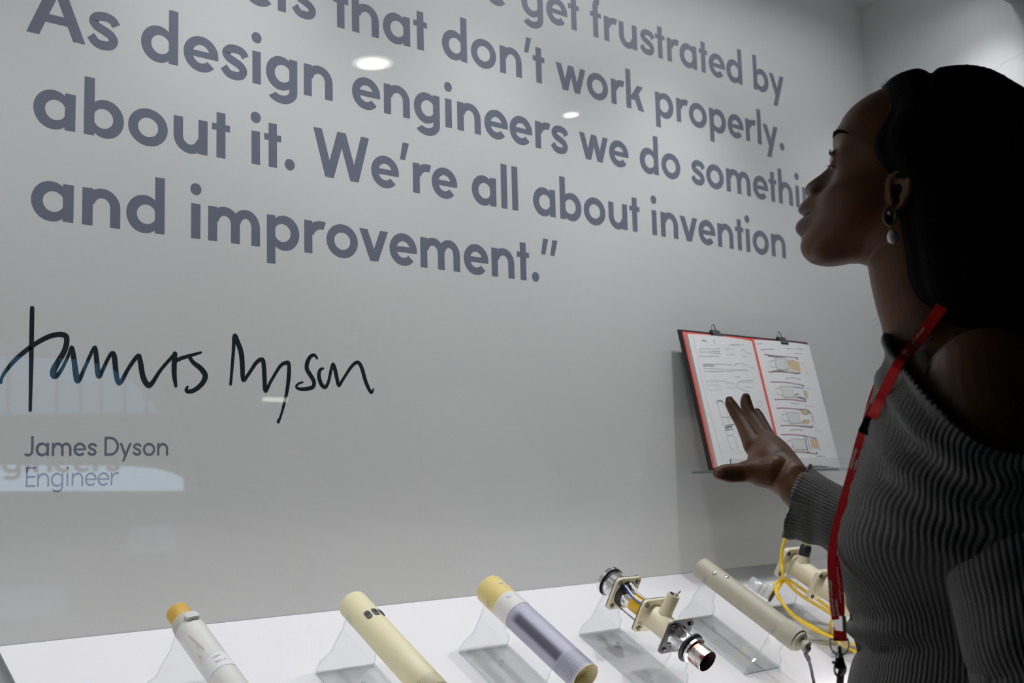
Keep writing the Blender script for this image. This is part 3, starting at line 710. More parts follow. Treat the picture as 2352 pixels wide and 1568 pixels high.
# prototype 6: cream flanged body with a yellow cord
stand(6, .0176, 'clear acrylic stand under the cream flanged unit with the yellow cord')
e = empty('prototype_rig', axis_pt(6, .12), 'cream flanged unit with black gland and yellow cord, beyond the grey beige tube', 'prototype')
o6 = axis_pt(6, -0.008); z6 = .112
for s_ in (z6, z6 + .072, z6 + .128):
    mb = MB(); flange(mb, o6, s_, .055, .006, [(.0025, 0), (.0012, 1), (.004, 0)]); mb.build('flange', ['ivory', 'greyb'], e, 30); bolts(e, o6, s_ + .002, .055, m='blackp')
lathe_obj('body', 'ivory', e, o6, [(z6 + .006, .021), (z6 + .012, .0185), (z6 + .06, .0178), (z6 + .072, .0205)])
lathe_obj('body', 'ivory', e, o6, [(z6 + .079, .0215), (z6 + .088, .0185), (z6 + .122, .0178), (z6 + .128, .0205)])
lathe_obj('end_cap', ['ivory', 'blackp'], e, o6, [(z6 + .135, .0205), (z6 + .150, .0180), (z6 + .165, .0170), (z6 + .165, .0155, 1), (z6 + .185, .0145, 1)])
sv6 = np.array([.02, -.30, .955]); pb = o6 + SD * (z6 + .030)
mb = MB(); mb.lathe(pb, sv6, [(.005, .0150), (.015, .0128), (.026, .0105), (.026, 0)], 28, up=SD, caps=False); mb.build('spigot', 'ivory', e)
gl = np.asarray(pb) + sv6 * .023
mb = MB(); mb.lathe(gl, sv6, [(0, .0085), (.001, .0098), (.010, .0102), (.0185, .0098), (.0215, .0078), (.0215, 0)], 26, up=SD, caps=False); mb.build('gland', 'blackp', e)
g_top = gl + sv6 * .021
ck = 4.2614
def z7(x, y): return (1560 + x / ck, 1200 + y / ck)
def cs(x, y, off): return on_slope(*z7(x, y), off)
tie = cs(1018, 560, .062)
CORDS = [
 [g_top, at_x(*z7(1205, 150), g_top[0] - .002), at_x(*z7(1160, 70), g_top[0] - .012), at_x(*z7(1090, 80), g_top[0] - .030), at_x(*z7(1040, 150), g_top[0] - .040), at_x(*z7(1003, 280), g_top[0] - .048), at_x(*z7(1002, 400), g_top[0] - .052), at_x(*z7(1012, 500), g_top[0] - .056), tie],
 [tie, cs(975, 572, .058), cs(938, 610, .052), cs(945, 670, .046), cs(985, 740, .040), cs(1050, 840, .034), cs(1130, 920, .028), cs(1220, 985, .022), cs(1330, 1050, .016), cs(1440, 1100, .010), cs(1560, 1150, .006), cs(1700, 1190, .005), cs(1850, 1180, .005)],
 [tie + np.array([.004, 0, .002]), cs(955, 680, .052), cs(1000, 770, .046), cs(1090, 880, .040), cs(1200, 960, .032), cs(1300, 1010, .024), cs(1400, 1075, .018), cs(1500, 1120, .012), cs(1600, 1200, .006), cs(1740, 1270, .005)],
 [tie, cs(1060, 590, .056), cs(1120, 650, .048), cs(1200, 715, .040), cs(1300, 780, .032), cs(1420, 850, .024), cs(1500, 910, .016), cs(1490, 970, .012), cs(1485, 1040, .008), cs(1510, 1110, .006)],
 [tie, cs(1080, 570, .060), cs(1160, 620, .052), cs(1260, 690, .044), cs(1380, 770, .034), cs(1500, 860, .024), cs(1620, 960, .014), cs(1750, 1080, .008)],
]
for P in CORDS:
    mb = MB(); mb.tube(catmull(P, 8), .0029, 10); mb.build('cord', 'cordy', e)
mb = MB(); mb.tube(catmull([cs(1015, 575, .060), cs(1030, 530, .064), cs(1060, 470, .070), cs(1095, 425, .074)], 5), [.0026] * 6 + [.002] * 10, 8); mb.build('cable_tie', 'wirew', e)
# clear tube lying behind the grey beige tube
pa, pz = cs(690, 570, .030), cs(925, 715, .026)
e = empty('clear_tube', pa, 'short milky clear tube with dark ring, behind the grey beige tube', 'tube')
dv = pz - pa; ln = np.linalg.norm(dv); dv /= ln
mb = MB(); mb.lathe(pa, dv, [(0, .0085), (.003, .0105), (ln * .88, .0112), (ln * .9, .0112)], 28); mb.build('tube_body', 'cleartube', e)
mb = MB(); mb.lathe(pa, dv, [(ln * .86, .0095), (ln * .95, .0095)], 24); mb.build('brass_fitting', 'kapton', e)
mb = MB(); mb.lathe(pa, dv, [(ln * .93, .008), (ln * .93, .0122), (ln * .95, .013), (ln * .98, .013), (ln, .0122), (ln, .0)], 26, caps=False); mb.build('end_ring', 'rubber', e)
for f_ in (.42, .60):
    mb = MB(); mb.lathe(pa, dv, [(ln * f_, .0111), (ln * f_, .0116), (ln * f_ + .002, .0116), (ln * f_ + .002, .0111)], 26); mb.build('mark_ring', 'greyb', e)
mb = MB(); mb.lathe(pa + SN * -.011 + dv * ln * .3, -SN, [(0, .004), (.018, .004)], 10, up=(1, 0, 0)); mb.build('support_peg', 'acrylic', e)

# ------------------------------------------------------------------ sketchbook on its acrylic ledge
NT, NBt = 1.382, 1.325
TL = at_y(1569, 757, NT); TL = np.array([1.650, NT, TL[2]]); BLz = at_y(1637, 1080, NBt)[2] + .001
NBX0, NBX1 = 1.650, 2.045; SPX = 1.858
BL = np.array([NBX0, NBt, BLz])
UPv = TL - BL; NH = np.linalg.norm(UPv); UPv = UPv / NH; NXv = np.array([1.0, 0, 0]); NNv = np.cross(NXv, UPv)   # NNv faces the glass
if NNv[1] > 0: NNv = -NNv
def nbp(x, y, l): return BL + NXv * x + UPv * y + NNv * l
WN = NBX1 - NBX0
e = empty('sketchbook', BL + NXv * WN / 2, 'open sketchbook of product drawings, black and red covers, leaning on the back wall', 'sketchbook')
mb = MB(); mb.box(nbp(WN / 2, NH / 2, -.002), (WN, NH, .004), [NXv, UPv, NNv]); mb.build('cover', 'covblk', e, None)
mb = MB(); mb.box(nbp(WN / 2 + .0015, NH / 2 - .0005, .0006), (WN - .012, NH - .007, .0012), [NXv, UPv, NNv]); mb.build('lining', 'covred', e, None)
def page_block(x0, x1, y0, y1, h0, h1, nm):
    """stack of leaves whose height runs from h0 (left) to h1 (right), domed"""
    n = 14; mb = MB(); top, bot = [], []
    for i in range(n + 1):
        t = i / n; x = x0 + (x1 - x0) * t; hh = h0 + (h1 - h0) * t + .006 * math.sin(math.pi * t) ** .8 * 1.0
        for lst, l in ((top, hh), (bot, .0012)):
            lst.append((nbp(x, y0, l), nbp(x, y1, l)))
    vs = [p for a in top for p in a] + [p for a in bot for p in a]; m = 2 * (n + 1)
    F = []; MI = []
    for i in range(n):
        F.append((2 * i, 2 * i + 2, 2 * i + 3, 2 * i + 1)); MI.append(0)
        F.append((m + 2 * i, m + 2 * i + 1, m + 2 * i + 3, m + 2 * i + 2)); MI.append(1)
        F.append((2 * i, m + 2 * i, m + 2 * i + 2, 2 * i + 2)); MI.append(1)
        F.append((2 * i + 1, 2 * i + 3, m + 2 * i + 3, m + 2 * i + 1)); MI.append(1)
    F.append((0, 1, m + 1, m)); MI.append(1); F.append((2 * n, m + 2 * n, m + 2 * n + 1, 2 * n + 1)); MI.append(1)
    mb.add(vs, F, MI)
    hf = lambda x: h0 + (h1 - h0) * (x - x0) / (x1 - x0) + .006 * math.sin(math.pi * min(1, max(0, (x - x0) / (x1 - x0)))) ** .8
    return mb, hf
PM = ['paper', 'paperedge', 'pencil', 'pencild', 'pencilr', 'pencilb', 'pencilg', 'tan', 'greyfill']
def to_nb(px, py, l=.008):
    p = on_plane(px, py, nbp(0, 0, l), NNv); d = p - BL; return np.dot(d, NXv), np.dot(d, UPv)
def stroke(mb, hf, pts, w_, mi, lift=.0005):
    P = [np.array(to_nb(*p)) for p in pts]; L_, R_ = [], []
    for i, p in enumerate(P):
        d = P[min(i + 1, len(P) - 1)] - P[max(i - 1, 0)]; d = d / (np.linalg.norm(d) + 1e-9); n_ = np.array([-d[1], d[0]]) * w_ * .38
        L_.append(p + n_); R_.append(p - n_)
    n = len(P)
    mb.add([nbp(*p, hf(p[0]) + lift) for p in L_ + R_], [(i, i + 1, n + i + 1, n + i) for i in range(n - 1)], mi)
def fill(mb, hf, pts, mi, lift=.0003):
    P = [to_nb(*p) for p in pts]; mb.add([nbp(*p, hf(p[0]) + lift) for p in P], [tuple(range(len(P)))], mi)
# left hand page
lx0, lx1 = .0125, SPX - NBX0 - .002
mb, hf = page_block(lx0, lx1, .003, NH - .0105, .0075, .003, 'page')
k4 = 1646 / 420
def z4p(x, y): return (1540 + x / k4, 720 + y / k4)
def S4(pts, w_=.0009, mi=2): stroke(mb, hf, [z4p(*p) for p in pts], w_, mi)
S4([(272, 252), (285, 240), (305, 250), (310, 262)], .0016, 3); S4([(374, 240), (380, 262), (384, 285)], .0012, 3)
S4([(200, 200), (300, 700), (470, 1330)], .0005, 7)
for y in (318, 345, 385): S4([(255, y), (350, y + 3), (430, y + 2)], .0007)
S4([(255, 318), (262, 385)]); S4([(340, 320), (350, 388)], .0008); S4([(430, 322), (420, 350), (440, 372)], .0008)
S4([(360, 340), (425, 345), (430, 365), (362, 362)], .0008)
S4([(480, 320), (560, 318), (570, 370), (500, 375), (480, 320)], .0007); S4([(630, 330), (660, 318), (680, 345), (690, 380), (650, 385), (625, 360), (630, 330)], .0009)
S4([(685, 350), (740, 358)], .0008); S4([(520, 285), (600, 275), (660, 280)], .0008); S4([(545, 290), (620, 286)], .0006)
S4([(285, 468), (380, 470)], .0030, 2); S4([(280, 455), (390, 458), (540, 465)], .0009); S4([(290, 495), (400, 500), (560, 512)], .0008); S4([(295, 520), (420, 525), (560, 520)], .0008)
S4([(545, 495), (560, 465), (610, 448), (660, 455), (700, 470)], .0009); S4([(560, 505), (600, 512), (650, 505), (700, 512)], .0011); S4([(715, 480), (770, 485)], .0008)
S4([(350, 460), (410, 640), (440, 690)], .0005); S4([(320, 610), (400, 610), (500, 612)], .0006); S4([(330, 645), (430, 648)], .0006); S4([(340, 690), (450, 688)], .0006); S4([(300, 540), (320, 690)], .0005)
S4([(575, 660), (600, 620), (640, 605), (740, 600), (760, 640)], .0009); S4([(580, 655), (640, 690), (715, 705)], .0008); S4([(640, 620), (740, 618), (745, 660), (650, 665), (640, 620)], .0007); S4([(480, 630), (560, 625), (565, 670), (490, 672), (480, 630)], .0006)
S4([(560, 570), (620, 572)], .0008); S4([(745, 530), (760, 600)], .0006)
S4([(405, 800), (420, 785), (455, 790), (465, 810)], .0022, 3); S4([(410, 800), (470, 1020)], .0009); S4([(468, 800), (520, 1000)], .0009); S4([(450, 930), (500, 938), (540, 925)], .0009)
S4([(478, 1030), (540, 1018)], .0035, 3); S4([(482, 1050), (548, 1040)], .0022, 2); S4([(480, 1010), (560, 1000)], .0012, 3); S4([(485, 1060), (500, 1100), (545, 1095), (556, 1045)], .0010)
S4([(495, 1110), (530, 1215), (560, 1230)], .0008); S4([(556, 1100), (600, 1230)], .0008); S4([(510, 940), (560, 960), (570, 1020)], .0008)
S4([(630, 1120), (660, 1105), (720, 1110)], .0008); S4([(630, 1120), (640, 1200), (680, 1250), (730, 1260)], .0009); S4([(650, 1140), (690, 1130), (730, 1140)], .0009); S4([(650, 1150), (665, 1200), (700, 1228), (735, 1232)], .0009)
S4([(775, 800), (790, 785), (825, 790), (832, 820), (850, 930)], .0010, 2); S4([(780, 815), (815, 940), (840, 1000)], .0010, 2); S4([(800, 830), (825, 835)], .0009); S4([(815, 860), (825, 900), (845, 920)], .0012, 2); S4([(830, 970), (870, 950), (875, 990), (850, 1010)], .0010, 2)
mb.build('page', PM, e, None)
# right hand page
rx0, rx1 = SPX - NBX0 + .003, WN - .001
mb, hf = page_block(rx0, rx1, -.001, NH - .007, .002, .003, 'page')
S4([(790, 265), (840, 262)], .0010); S4([(825, 318), (930, 318)], .0016); S4([(1045, 315), (1190, 318)], .0014); S4([(1120, 358), (1190, 358)], .0010)
def drawing(ox, oy, kind):
    q_ = lambda x, y: z4p(ox + x, oy + y)
    def st(pts, w_=.0010, mi=2): stroke(mb, hf, [q_(*p) for p in pts], w_, mi)
    def fl(pts, mi): fill(mb, hf, [q_(*p) for p in pts], mi)
    st([(0, 0), (70, 2), (150, 10), (280, 36)] if kind != 0 else [(0, 0), (80, 14), (170, 26), (280, 34)], .0016, 4)
    st([(40, 158), (130, 158), (220, 168), (300, 180)], .0018, 4)
    fl([(80, 38), (185, 45), (210, 140), (110, 135)], 8)
    st([(78, 36), (80, 42), (190, 48)], .0011); st([(80, 42), (105, 130), (118, 140), (205, 145)], .0011)
    st([(78, 55), (42, 60), (60, 115), (100, 118)], .0011); st([(28, 100), (38, 150), (60, 158)], .0007)
    st([(185, 45), (205, 140)], .0010)
    if kind == 0:
        fl([(190, 70), (215, 62), (300, 70), (318, 160), (270, 150), (220, 130)], 7); st([(165, 75), (185, 62), (260, 60)], .0012); st([(170, 90), (190, 130), (250, 165), (300, 172)], .0012)
        st([(30, 14), (100, 24), (160, 26)], .0030, 3); st([(70, 152), (140, 150), (200, 165)], .0030, 3)
    if kind == 1:
        st([(190, 18), (275, 30)], .0030, 2); st([(195, 50), (280, 62)], .0014, 5); st([(195, 125), (240, 110), (245, 135), (310, 160)], .0013, 5); fl([(285, 80), (320, 85), (330, 150), (300, 140)], 7); st([(215, 140), (300, 160)], .0022, 6); st([(285, 75), (292, 120)], .0014, 6)
    if kind == 2:
        st([(185, 12), (260, 16), (310, 60), (330, 130), (320, 165)], .0018, 2); fl([(205, 28), (245, 24), (275, 40), (260, 62), (215, 55)], 7); fl([(215, 120), (250, 112), (285, 130), (270, 150), (222, 145)], 7); st([(200, 20), (240, 60), (280, 55)], .0010, 3); st([(210, 145), (240, 110), (290, 120)], .0010, 3); st([(220, 165), (320, 172)], .0024, 2); st([(300, 70), (312, 120)], .0014, 6)
    if kind == 3:
        fl([(245, 45), (315, 55), (325, 120), (258, 112)], 7); st([(190, 10), (200, 40), (225, 160)], .0030, 5); st([(215, 20), (245, 140)], .0016, 5); st([(185, 14), (200, 16)], .0030, 6); st([(225, 150), (232, 170)], .0030, 6); st([(240, 30), (310, 40), (330, 130), (260, 122), (240, 30)], .0010); st([(310, 40), (335, 150)], .0010, 3)
    st([(278, 36), (292, 44)], .0040, 5); st([(300, 168), (310, 178)], .0040, 5)
for kx, ky, kd in ((855, 362, 0), (910, 610, 1), (965, 845, 2), (1010, 1082, 3)): drawing(kx, ky, kd)
S4([(1030, 585), (1100, 575), (1170, 590)], .0012); S4([(1085, 805), (1145, 808)], .0012); S4([(1085, 1042), (1190, 1045)], .0012); S4([(1310, 1282), (1390, 1284)], .0010)
S4([(1160, 440), (1200, 445), (1255, 570)], .0008); S4([(1215, 660), (1285, 690)], .0007); S4([(1215, 830), (1300, 835)], .0007); S4([(1300, 1050), (1360, 1055)], .0007)
mb.build('page', PM, e, None)
mb = MB(); mb.box(nbp(SPX - NBX0, NH / 2 - .002, .003), (.0038, NH - .006, .005), [NXv, UPv, NNv]); mb.build('spine_band', 'covred', e, None)
for cx in (1648, 1796):
    xx = to_nb(cx, 765)[0]; c = nbp(xx, NH, 0)
    lbl = 'black binder clip at the top of the sketchbook over its ' + ('left hand page' if cx < 1700 else 'right hand page')
    ce = empty('binder_clip', c, lbl, 'clip', 'binder clips')
    mb = MB(); sec = [(-.006, -.012), (.0075, -.012), (.0075, -.010), (.002, .004), (-.0015, .004), (-.006, -.010)]
    mb.prism([(a, b) for a, b in sec], nbp(xx - .012, NH, .002), NNv, UPv, .024); mb.build('clip_body', 'blackp', ce, None)
    mb = MB(); c2 = nbp(xx, NH, .001)
    P = [c2 + NXv * .007 - UPv * .0, c2 + NXv * .005 + UPv * .010, c2 + NXv * .003 + UPv * .016, c2 - NXv * .003 + UPv * .016, c2 - NXv * .005 + UPv * .010, c2 - NXv * .007]
    mb.tube(P, .0011, 8); mb.build('wire_handle', 'steel', ce)
# acrylic ledge
e = empty('acrylic_ledge', (1.89, BACK_Y, CAMZ + .012), 'clear acrylic ledge with a low front lip under the open sketchbook', 'shelf')
mb = MB(); zt = BLz - .0015
x0, x1, yl = 1.692, 2.16, 1.312
mb.prism([(x0, BACK_Y), (x1, BACK_Y), (x1, yl), (x0, yl)][::-1], (0, 0, zt - .004), (1, 0, 0), (0, 1, 0), -.004, 0, 1); mb.build('ledge_plate', ['acrylic', 'acrylic_edge'], e, None)
mb = MB(); mb.prism([(x0, zt - .004), (x1, zt - .004), (x1, zt + .020), (x0, zt + .020)], (0, yl, 0), (1, 0, 0), (0, 0, 1), .0022, 0, 1); mb.build('front_lip', ['acrylic', 'frame'], e, None)
# ------------------------------------------------------------------ the visitor
VDIR = np.array([.8712, .4909, 0.0]); FDIR = np.array([-.4909, .8712, 0.0]); ZDIR = np.array([0, 0, 1.0])
PB = C0 + VDIR * 1.25                               # middle of the head, at eye height of the camera
def W3(f, l, u): return PB + FDIR * f - VDIR * l + ZDIR * u      # f forward, l to her left (towards the camera), u up
def loc3(p):
    d = np.asarray(p) - PB; return np.array([np.dot(d, FDIR), -np.dot(d, VDIR), d[2]])
def pl(px, py, l=0.0):
    """point of the plane 'l metres to her left' under a pixel, as (f, u)"""
    p = on_plane(px, py, PB - VDIR * l, VDIR); q = loc3(p); return q[0], q[2]
def P3(px, py, l=0.0): return on_plane(px, py, PB - VDIR * l, VDIR)
PROFILE = [  # px, py, how narrow the feature is sideways (metres), flat cheek px shift
 (2029, 209, .09, 0), (2006, 219, .09, 0), (1975, 238, .08, 0), (1952, 257, .075, 0), (1937, 276, .07, 0), (1927, 295, .06, 0), (1920, 304, .055, 0), (1914, 315, .045, 4),
 (1913, 330, .034, 5), (1914, 345, .022, 8), (1913, 360, .016, 11), (1909, 374, .014, 16), (1899, 389, .013, 24), (1884, 402, .013, 36), (1865, 415, .014, 50), (1853, 425, .0155, 58),
 (1848.5, 435, .017, 60), (1850, 443, .018, 56), (1857, 452, .019, 44), (1866, 455, .022, 32), (1855, 461, .022, 34), (1841, 468, .023, 38), (1834, 477, .023, 42), (1832.5, 484, .022, 44),
 (1836, 491, .021, 40), (1852, 498, .020, 22), (1838, 506, .021, 36), (1829, 514, .021, 46), (1826, 526, .022, 50), (1830, 536, .023, 44), (1838, 543, .026, 32), (1842.5, 548, .03, 24),
 (1840.5, 556, .03, 20), (1838, 567, .032, 20), (1840, 579, .034, 16), (1847, 591, .04, 8), (1861, 603, .05, 2), (1880, 609, .06, 0), (1906, 611, .07, 0), (1930, 608, .07, 0), (1949, 604, .07, 0), (1972, 604, .07, 0),
 (2010, 612, .08, 0), (2060, 612, .08, 0), (2120, 600, .09, 0), (2190, 585, .09, 0), (2250, 550, .09, 0), (2300, 490, .09, 0), (2325, 420, .09, 0), (2325, 340, .09, 0), (2290, 255, .09, 0), (2230, 205, .09, 0), (2160, 182, .09, 0), (2090, 184, .09, 0)]
HC = pl(2092, 425)
def polar(prof):
    A, R, S, B = [], [], [], []
    for px, py, sg, sh in prof:
        f, u = pl(px, py); d = np.array([f - HC[0], u - HC[1]]); A.append(math.atan2(d[1], d[0])); R.append(np.linalg.norm(d)); S.append(sg)
        f2, u2 = pl(px + sh, py); B.append(np.linalg.norm([f2 - HC[0], u2 - HC[1]]))
    A = np.unwrap(A); return A, np.array(R), np.array(S), np.array(B)
PA, PR, PS, PBs = polar(PROFILE)
def samp(a, arr):
    A2 = np.concatenate([PA, [PA[0] + (2 * math.pi if PA[-1] > PA[0] else -2 * math.pi)]]); V2 = np.concatenate([arr, [arr[0]]])
    if A2[-1] < A2[0]: A2, V2 = A2[::-1], V2[::-1]
    a = A2[0] + (a - A2[0]) % (2 * math.pi); return np.interp(a, A2, V2)
HW = .0715
NPH, NLA = 720, 141
# equal spacing is densest on the face
ph = np.concatenate([np.linspace(PA[0], PA[41], 600, endpoint=False), np.linspace(PA[41], PA[0] + math.copysign(2 * math.pi, PA[-1] - PA[0]), 120, endpoint=False)])
hv, hfac = [], []
def smooth_prof(arr):
    v = np.array([samp(a, arr) for a in ph]); k = np.array([1, 3, 4, 3, 1.0]); k /= k.sum()
    for _ in range(2): v = sum(k[j] * np.roll(v, j - 2) for j in range(5))
    return v
r_mid, r_sg = smooth_prof(PR), smooth_prof(PS)
r_base = smooth_prof(PBs)
for _ in range(8): r_base = (np.roll(r_base, 5) + r_base + np.roll(r_base, -5)) / 3
r_base = np.minimum(r_base, r_mid) if False else r_base
NOSE = np.array([samp(a, PR) for a in ph])
for j in range(NLA):
    la = math.radians(-89.0 + 178.0 * j / (NLA - 1)); y = HW * math.sin(la)
    for i, a in enumerate(ph):
        g = math.exp(-(abs(y) / r_sg[i]) ** 2.4)
        r = r_base[i] + (r_mid[i] - r_base[i]) * g
        rr = r * (abs(math.cos(la)) ** .72)
        f = HC[0] + math.cos(a) * rr; u = HC[1] + math.sin(a) * rr
        hv.append([f, y, u])
hv = np.array(hv)
# local shaping: eye hollows, nostril wings, jaw narrowing, cheeks
def bump(c, rad, amt, dirv):
    c = np.array(c); d2 = ((hv - c) / np.array(rad)) ** 2; wgt = np.exp(-d2.sum(1))[:, None]
    hv[:] = hv + wgt * np.array(dirv) * amt
e_f, e_u = pl(1926, 367, .031)
for s in (-1, 1):
    bump((e_f - .008, s * .043, e_u), (.022, .014, .014), .0075, (1, s * .25, 0))
    n_f, n_u = pl(1868, 441, .014); bump((n_f, s * .015, n_u), (.010, .008, .0075), .0075, (.55, s * .8, -.1))
    n_f, n_u = pl(1860, 453, .007); bump((n_f, s * .0065, n_u), (.005, .004, .004), .005, (0, 0, 1))
    c_f, c_u = pl(1925, 425, .05); bump((c_f, s * .045, c_u), (.03, .02, .022), .005, (.7, s * .6, 0))
    j_f, j_u = pl(1950, 590, .05); bump((j_f, s * .05, j_u), (.05, .025, .03), -.010, (0, s, -.4))
    t_f, t_u = pl(1990, 300, .06); bump((t_f, s * .06, t_u), (.03, .02, .03), -.004, (0, s, 0))
def lid_ball(mb, s):
    f0, u0 = pl(1933, 369, .031); c = W3(f0, s * .031, u0); gz = FDIR * .985 + ZDIR * .10; gz /= np.linalg.norm(gz); up = ZDIR - gz * np.dot(ZDIR, gz); up /= np.linalg.norm(up)
    nA, nB = 120, 60; R_ = .0118; vs = []
    for j in range(nB + 1):
        lat = math.radians(-89 + 178 * j / nB)
        for i in range(nA):
            ps = 2 * math.pi * i / nA; pd = math.degrees(ps if ps < math.pi else ps - 2 * math.pi); w_ = max(0, 1 - (math.degrees(lat) / 58) ** 2)
            hi, lo = 25 * w_, -30 * w_
            op = sm_(pd, hi, hi - 7) * sm_(pd, lo, lo + 7) * min(1, w_ * 4)
            r = R_ + .0016 - .0044 * op
            vs.append(c + (gz * math.cos(ps) * math.cos(lat) + up * math.sin(ps) * math.cos(lat) - VDIR * math.sin(lat)) * r)
    F = [(j * nA + i, j * nA + (i + 1) % nA, (j + 1) * nA + (i + 1) % nA, (j + 1) * nA + i) for j in range(nB) for i in range(nA)]
    F += [tuple(range(nA))[::-1], tuple(nB * nA + i for i in range(nA))]
    mb.add(vs, F)
def sm_(x, a, b): t = min(1, max(0, (x - a) / (b - a))); return t * t * (3 - 2 * t)
hfc = []
for j in range(NLA - 1):
    for i in range(NPH):
        i2 = (i + 1) % NPH; hfc.append((j * NPH + i, j * NPH + i2, (j + 1) * NPH + i2, (j + 1) * NPH + i))
hfc.append(tuple(range(NPH))[::-1]); hfc.append(tuple((NLA - 1) * NPH + i for i in range(NPH)))
body = MB()
body.add([W3(*p) for p in hv], hfc)
lid_ball(body, 1); lid_ball(body, -1)
def limb(mb, pts, k=6, n=28, aspect=None):
    """pts: (position, radius) - tapered tube with rounded ends"""
    C = catmull([p for p, r in pts], k); R_ = [v[0] for v in catmull([(r,) for p, r in pts], k)]
    t0 = C[0] - C[1]; t0 = t0 / np.linalg.norm(t0); t1 = C[-1] - C[-2]; t1 = t1 / np.linalg.norm(t1)
    a, b = [], []
    for q in (80, 60, 40, 20):
        q = math.radians(q); a.append((C[0] + t0 * R_[0] * math.sin(q), R_[0] * math.cos(q)))
    for q in (20, 40, 60, 80):
        q = math.radians(q); b.append((C[-1] + t1 * R_[-1] * math.sin(q), R_[-1] * math.cos(q)))
    full = a + list(zip(C, R_)) + b
    mb.tube([p for p, r in full], [r for p, r in full], n)
def W3px(px, py, l): return P3(px, py, l)
# neck
nk = [(2100, 520, .050), (2121, 600, .0535), (2136, 660, .0545), (2156, 720, .056), (2185, 790, .064)]
limb(body, [(P3(x, y, 0.0), r) for x, y, r in nk], 8, 40)
# front contour of the torso (sweater) as f against u
SWF = [(2041, 765), (2040, 800), (2036, 832), (2021, 872), (2003, 928), (1987, 985), (1970, 1048), (1948, 1108), (1929, 1175), (1920, 1228), (1920, 1262), (1928, 1302), (1938, 1338), (1948, 1362), (1953, 1385), (1963, 1410), (1967, 1450), (1966, 1500), (1955, 1545), (1945, 1600), (1945, 1700)]
fu = [pl(x, y) for x, y in SWF]
SU = np.array([b for a, b in fu])[::-1]; SF = np.array([a for a, b in fu])[::-1]
def f_front(u): return np.interp(u, SU, SF)
U_ = lambda y: pl(2050, y)[1]
BK = np.interp                                       # back line and half widths against u
def f_back(u): return np.interp(u, [-.45, -.32, -.20, -.05, .05, .12, .16], [-.17, -.165, -.150, -.165, -.165, -.150, -.12])
def half_w(u): return np.interp(u, [-.45, -.32, -.22, -.12, -.04, .04, .08, .115, .15, .17], [.165, .150, .122, .138, .158, .168, .155, .110, .072, .055])
def torso_sec(u, inset=0.0, n=64, wl=None, wr=None, ex=2.25):
    ff, fb = f_front(u) - inset, f_back(u) + inset; c, a = (ff + fb) / 2, (ff - fb) / 2; wd = half_w(u) - inset
    out = []
    for k in range(n):
        t = 2 * math.pi * k / n; cc, ss_ = math.cos(t), math.sin(t)
        l_ = (wl if (wl and ss_ > 0) else wr if (wr and ss_ < 0) else wd)
        x = math.copysign(abs(cc) ** (2 / ex), cc) * a; y = math.copysign(abs(ss_) ** (2 / ex), ss_) * l_
        out.append((c + x, y, u))
    return out
us = np.linspace(-.46, .165, 50); n = 64; tv = []
for u in us:
    ins = .013 if u < .10 else .013 + (u - .10) * .25
    tv += [W3(*p) for p in torso_sec(u, ins)]
tf = [(i * n + k, i * n + (k + 1) % n, (i + 1) * n + (k + 1) % n, (i + 1) * n + k) for i in range(len(us) - 1) for k in range(n)]
tf += [tuple(range(n))[::-1], tuple((len(us) - 1) * n + k for k in range(n))]
body.add(tv, tf)
# near (left) shoulder and arm, hanging
LA = [(2244, 880, .135, .043), (2270, 892, .162, .052), (2278, 935, .176, .055), (2300, 1030, .186, .049), (2322, 1170, .195, .044), (2352, 1380, .20, .040), (2380, 1560, .20, .038)]
limb(body, [(P3(x, y, l), r) for x, y, l, r in LA], 8, 32)
eb = P3(2384, 1560, .20)
lw = eb + ZDIR * -.22 + FDIR * .05
limb(body, [(eb, .038), (eb * .5 + lw * .5, .033), (lw, .024)], 6, 24)
lh = lw + ZDIR * -.02
limb(body, [(lw, .024), (lh + ZDIR * -.03 + FDIR * .01, .030), (lh + ZDIR * -.07 + FDIR * .02, .026)], 6, 20)
for k in range(4):
    b0 = lh + ZDIR * -.075 + FDIR * (.035 - .018 * k) ; limb(body, [(b0 + ZDIR * .02, .009), (b0 - ZDIR * .025, .0085), (b0 - ZDIR * .055 - VDIR * -.008, .007)], 4, 12)
limb(body, [(lh + FDIR * .02 - ZDIR * .02, .012), (lh + FDIR * .045 - ZDIR * .045, .0095), (lh + FDIR * .05 - ZDIR * .075, .008)], 4, 12)
# far (right) arm reaching to the glass
rsh = W3(-.055, -.155, .055); rel = P3(2110, 1252, -.205)
wr_ = at_y(1822, 1108, .858)
limb(body, [(W3(-.05, -.10, .07), .05), (rsh, .052), ((rsh * .5 + rel * .5), .044), (rel, .040)], 8, 28)
cuff = at_y(1832, 1156, .845)
limb(body, [(rel, .036), (rel * .6 + cuff * .4, .0315), (rel * .25 + cuff * .75 + ZDIR * .003, .026), (wr_ * .6 + cuff * .4 + (rel - cuff) * .06, .0235), (wr_, .0230)], 8, 28)
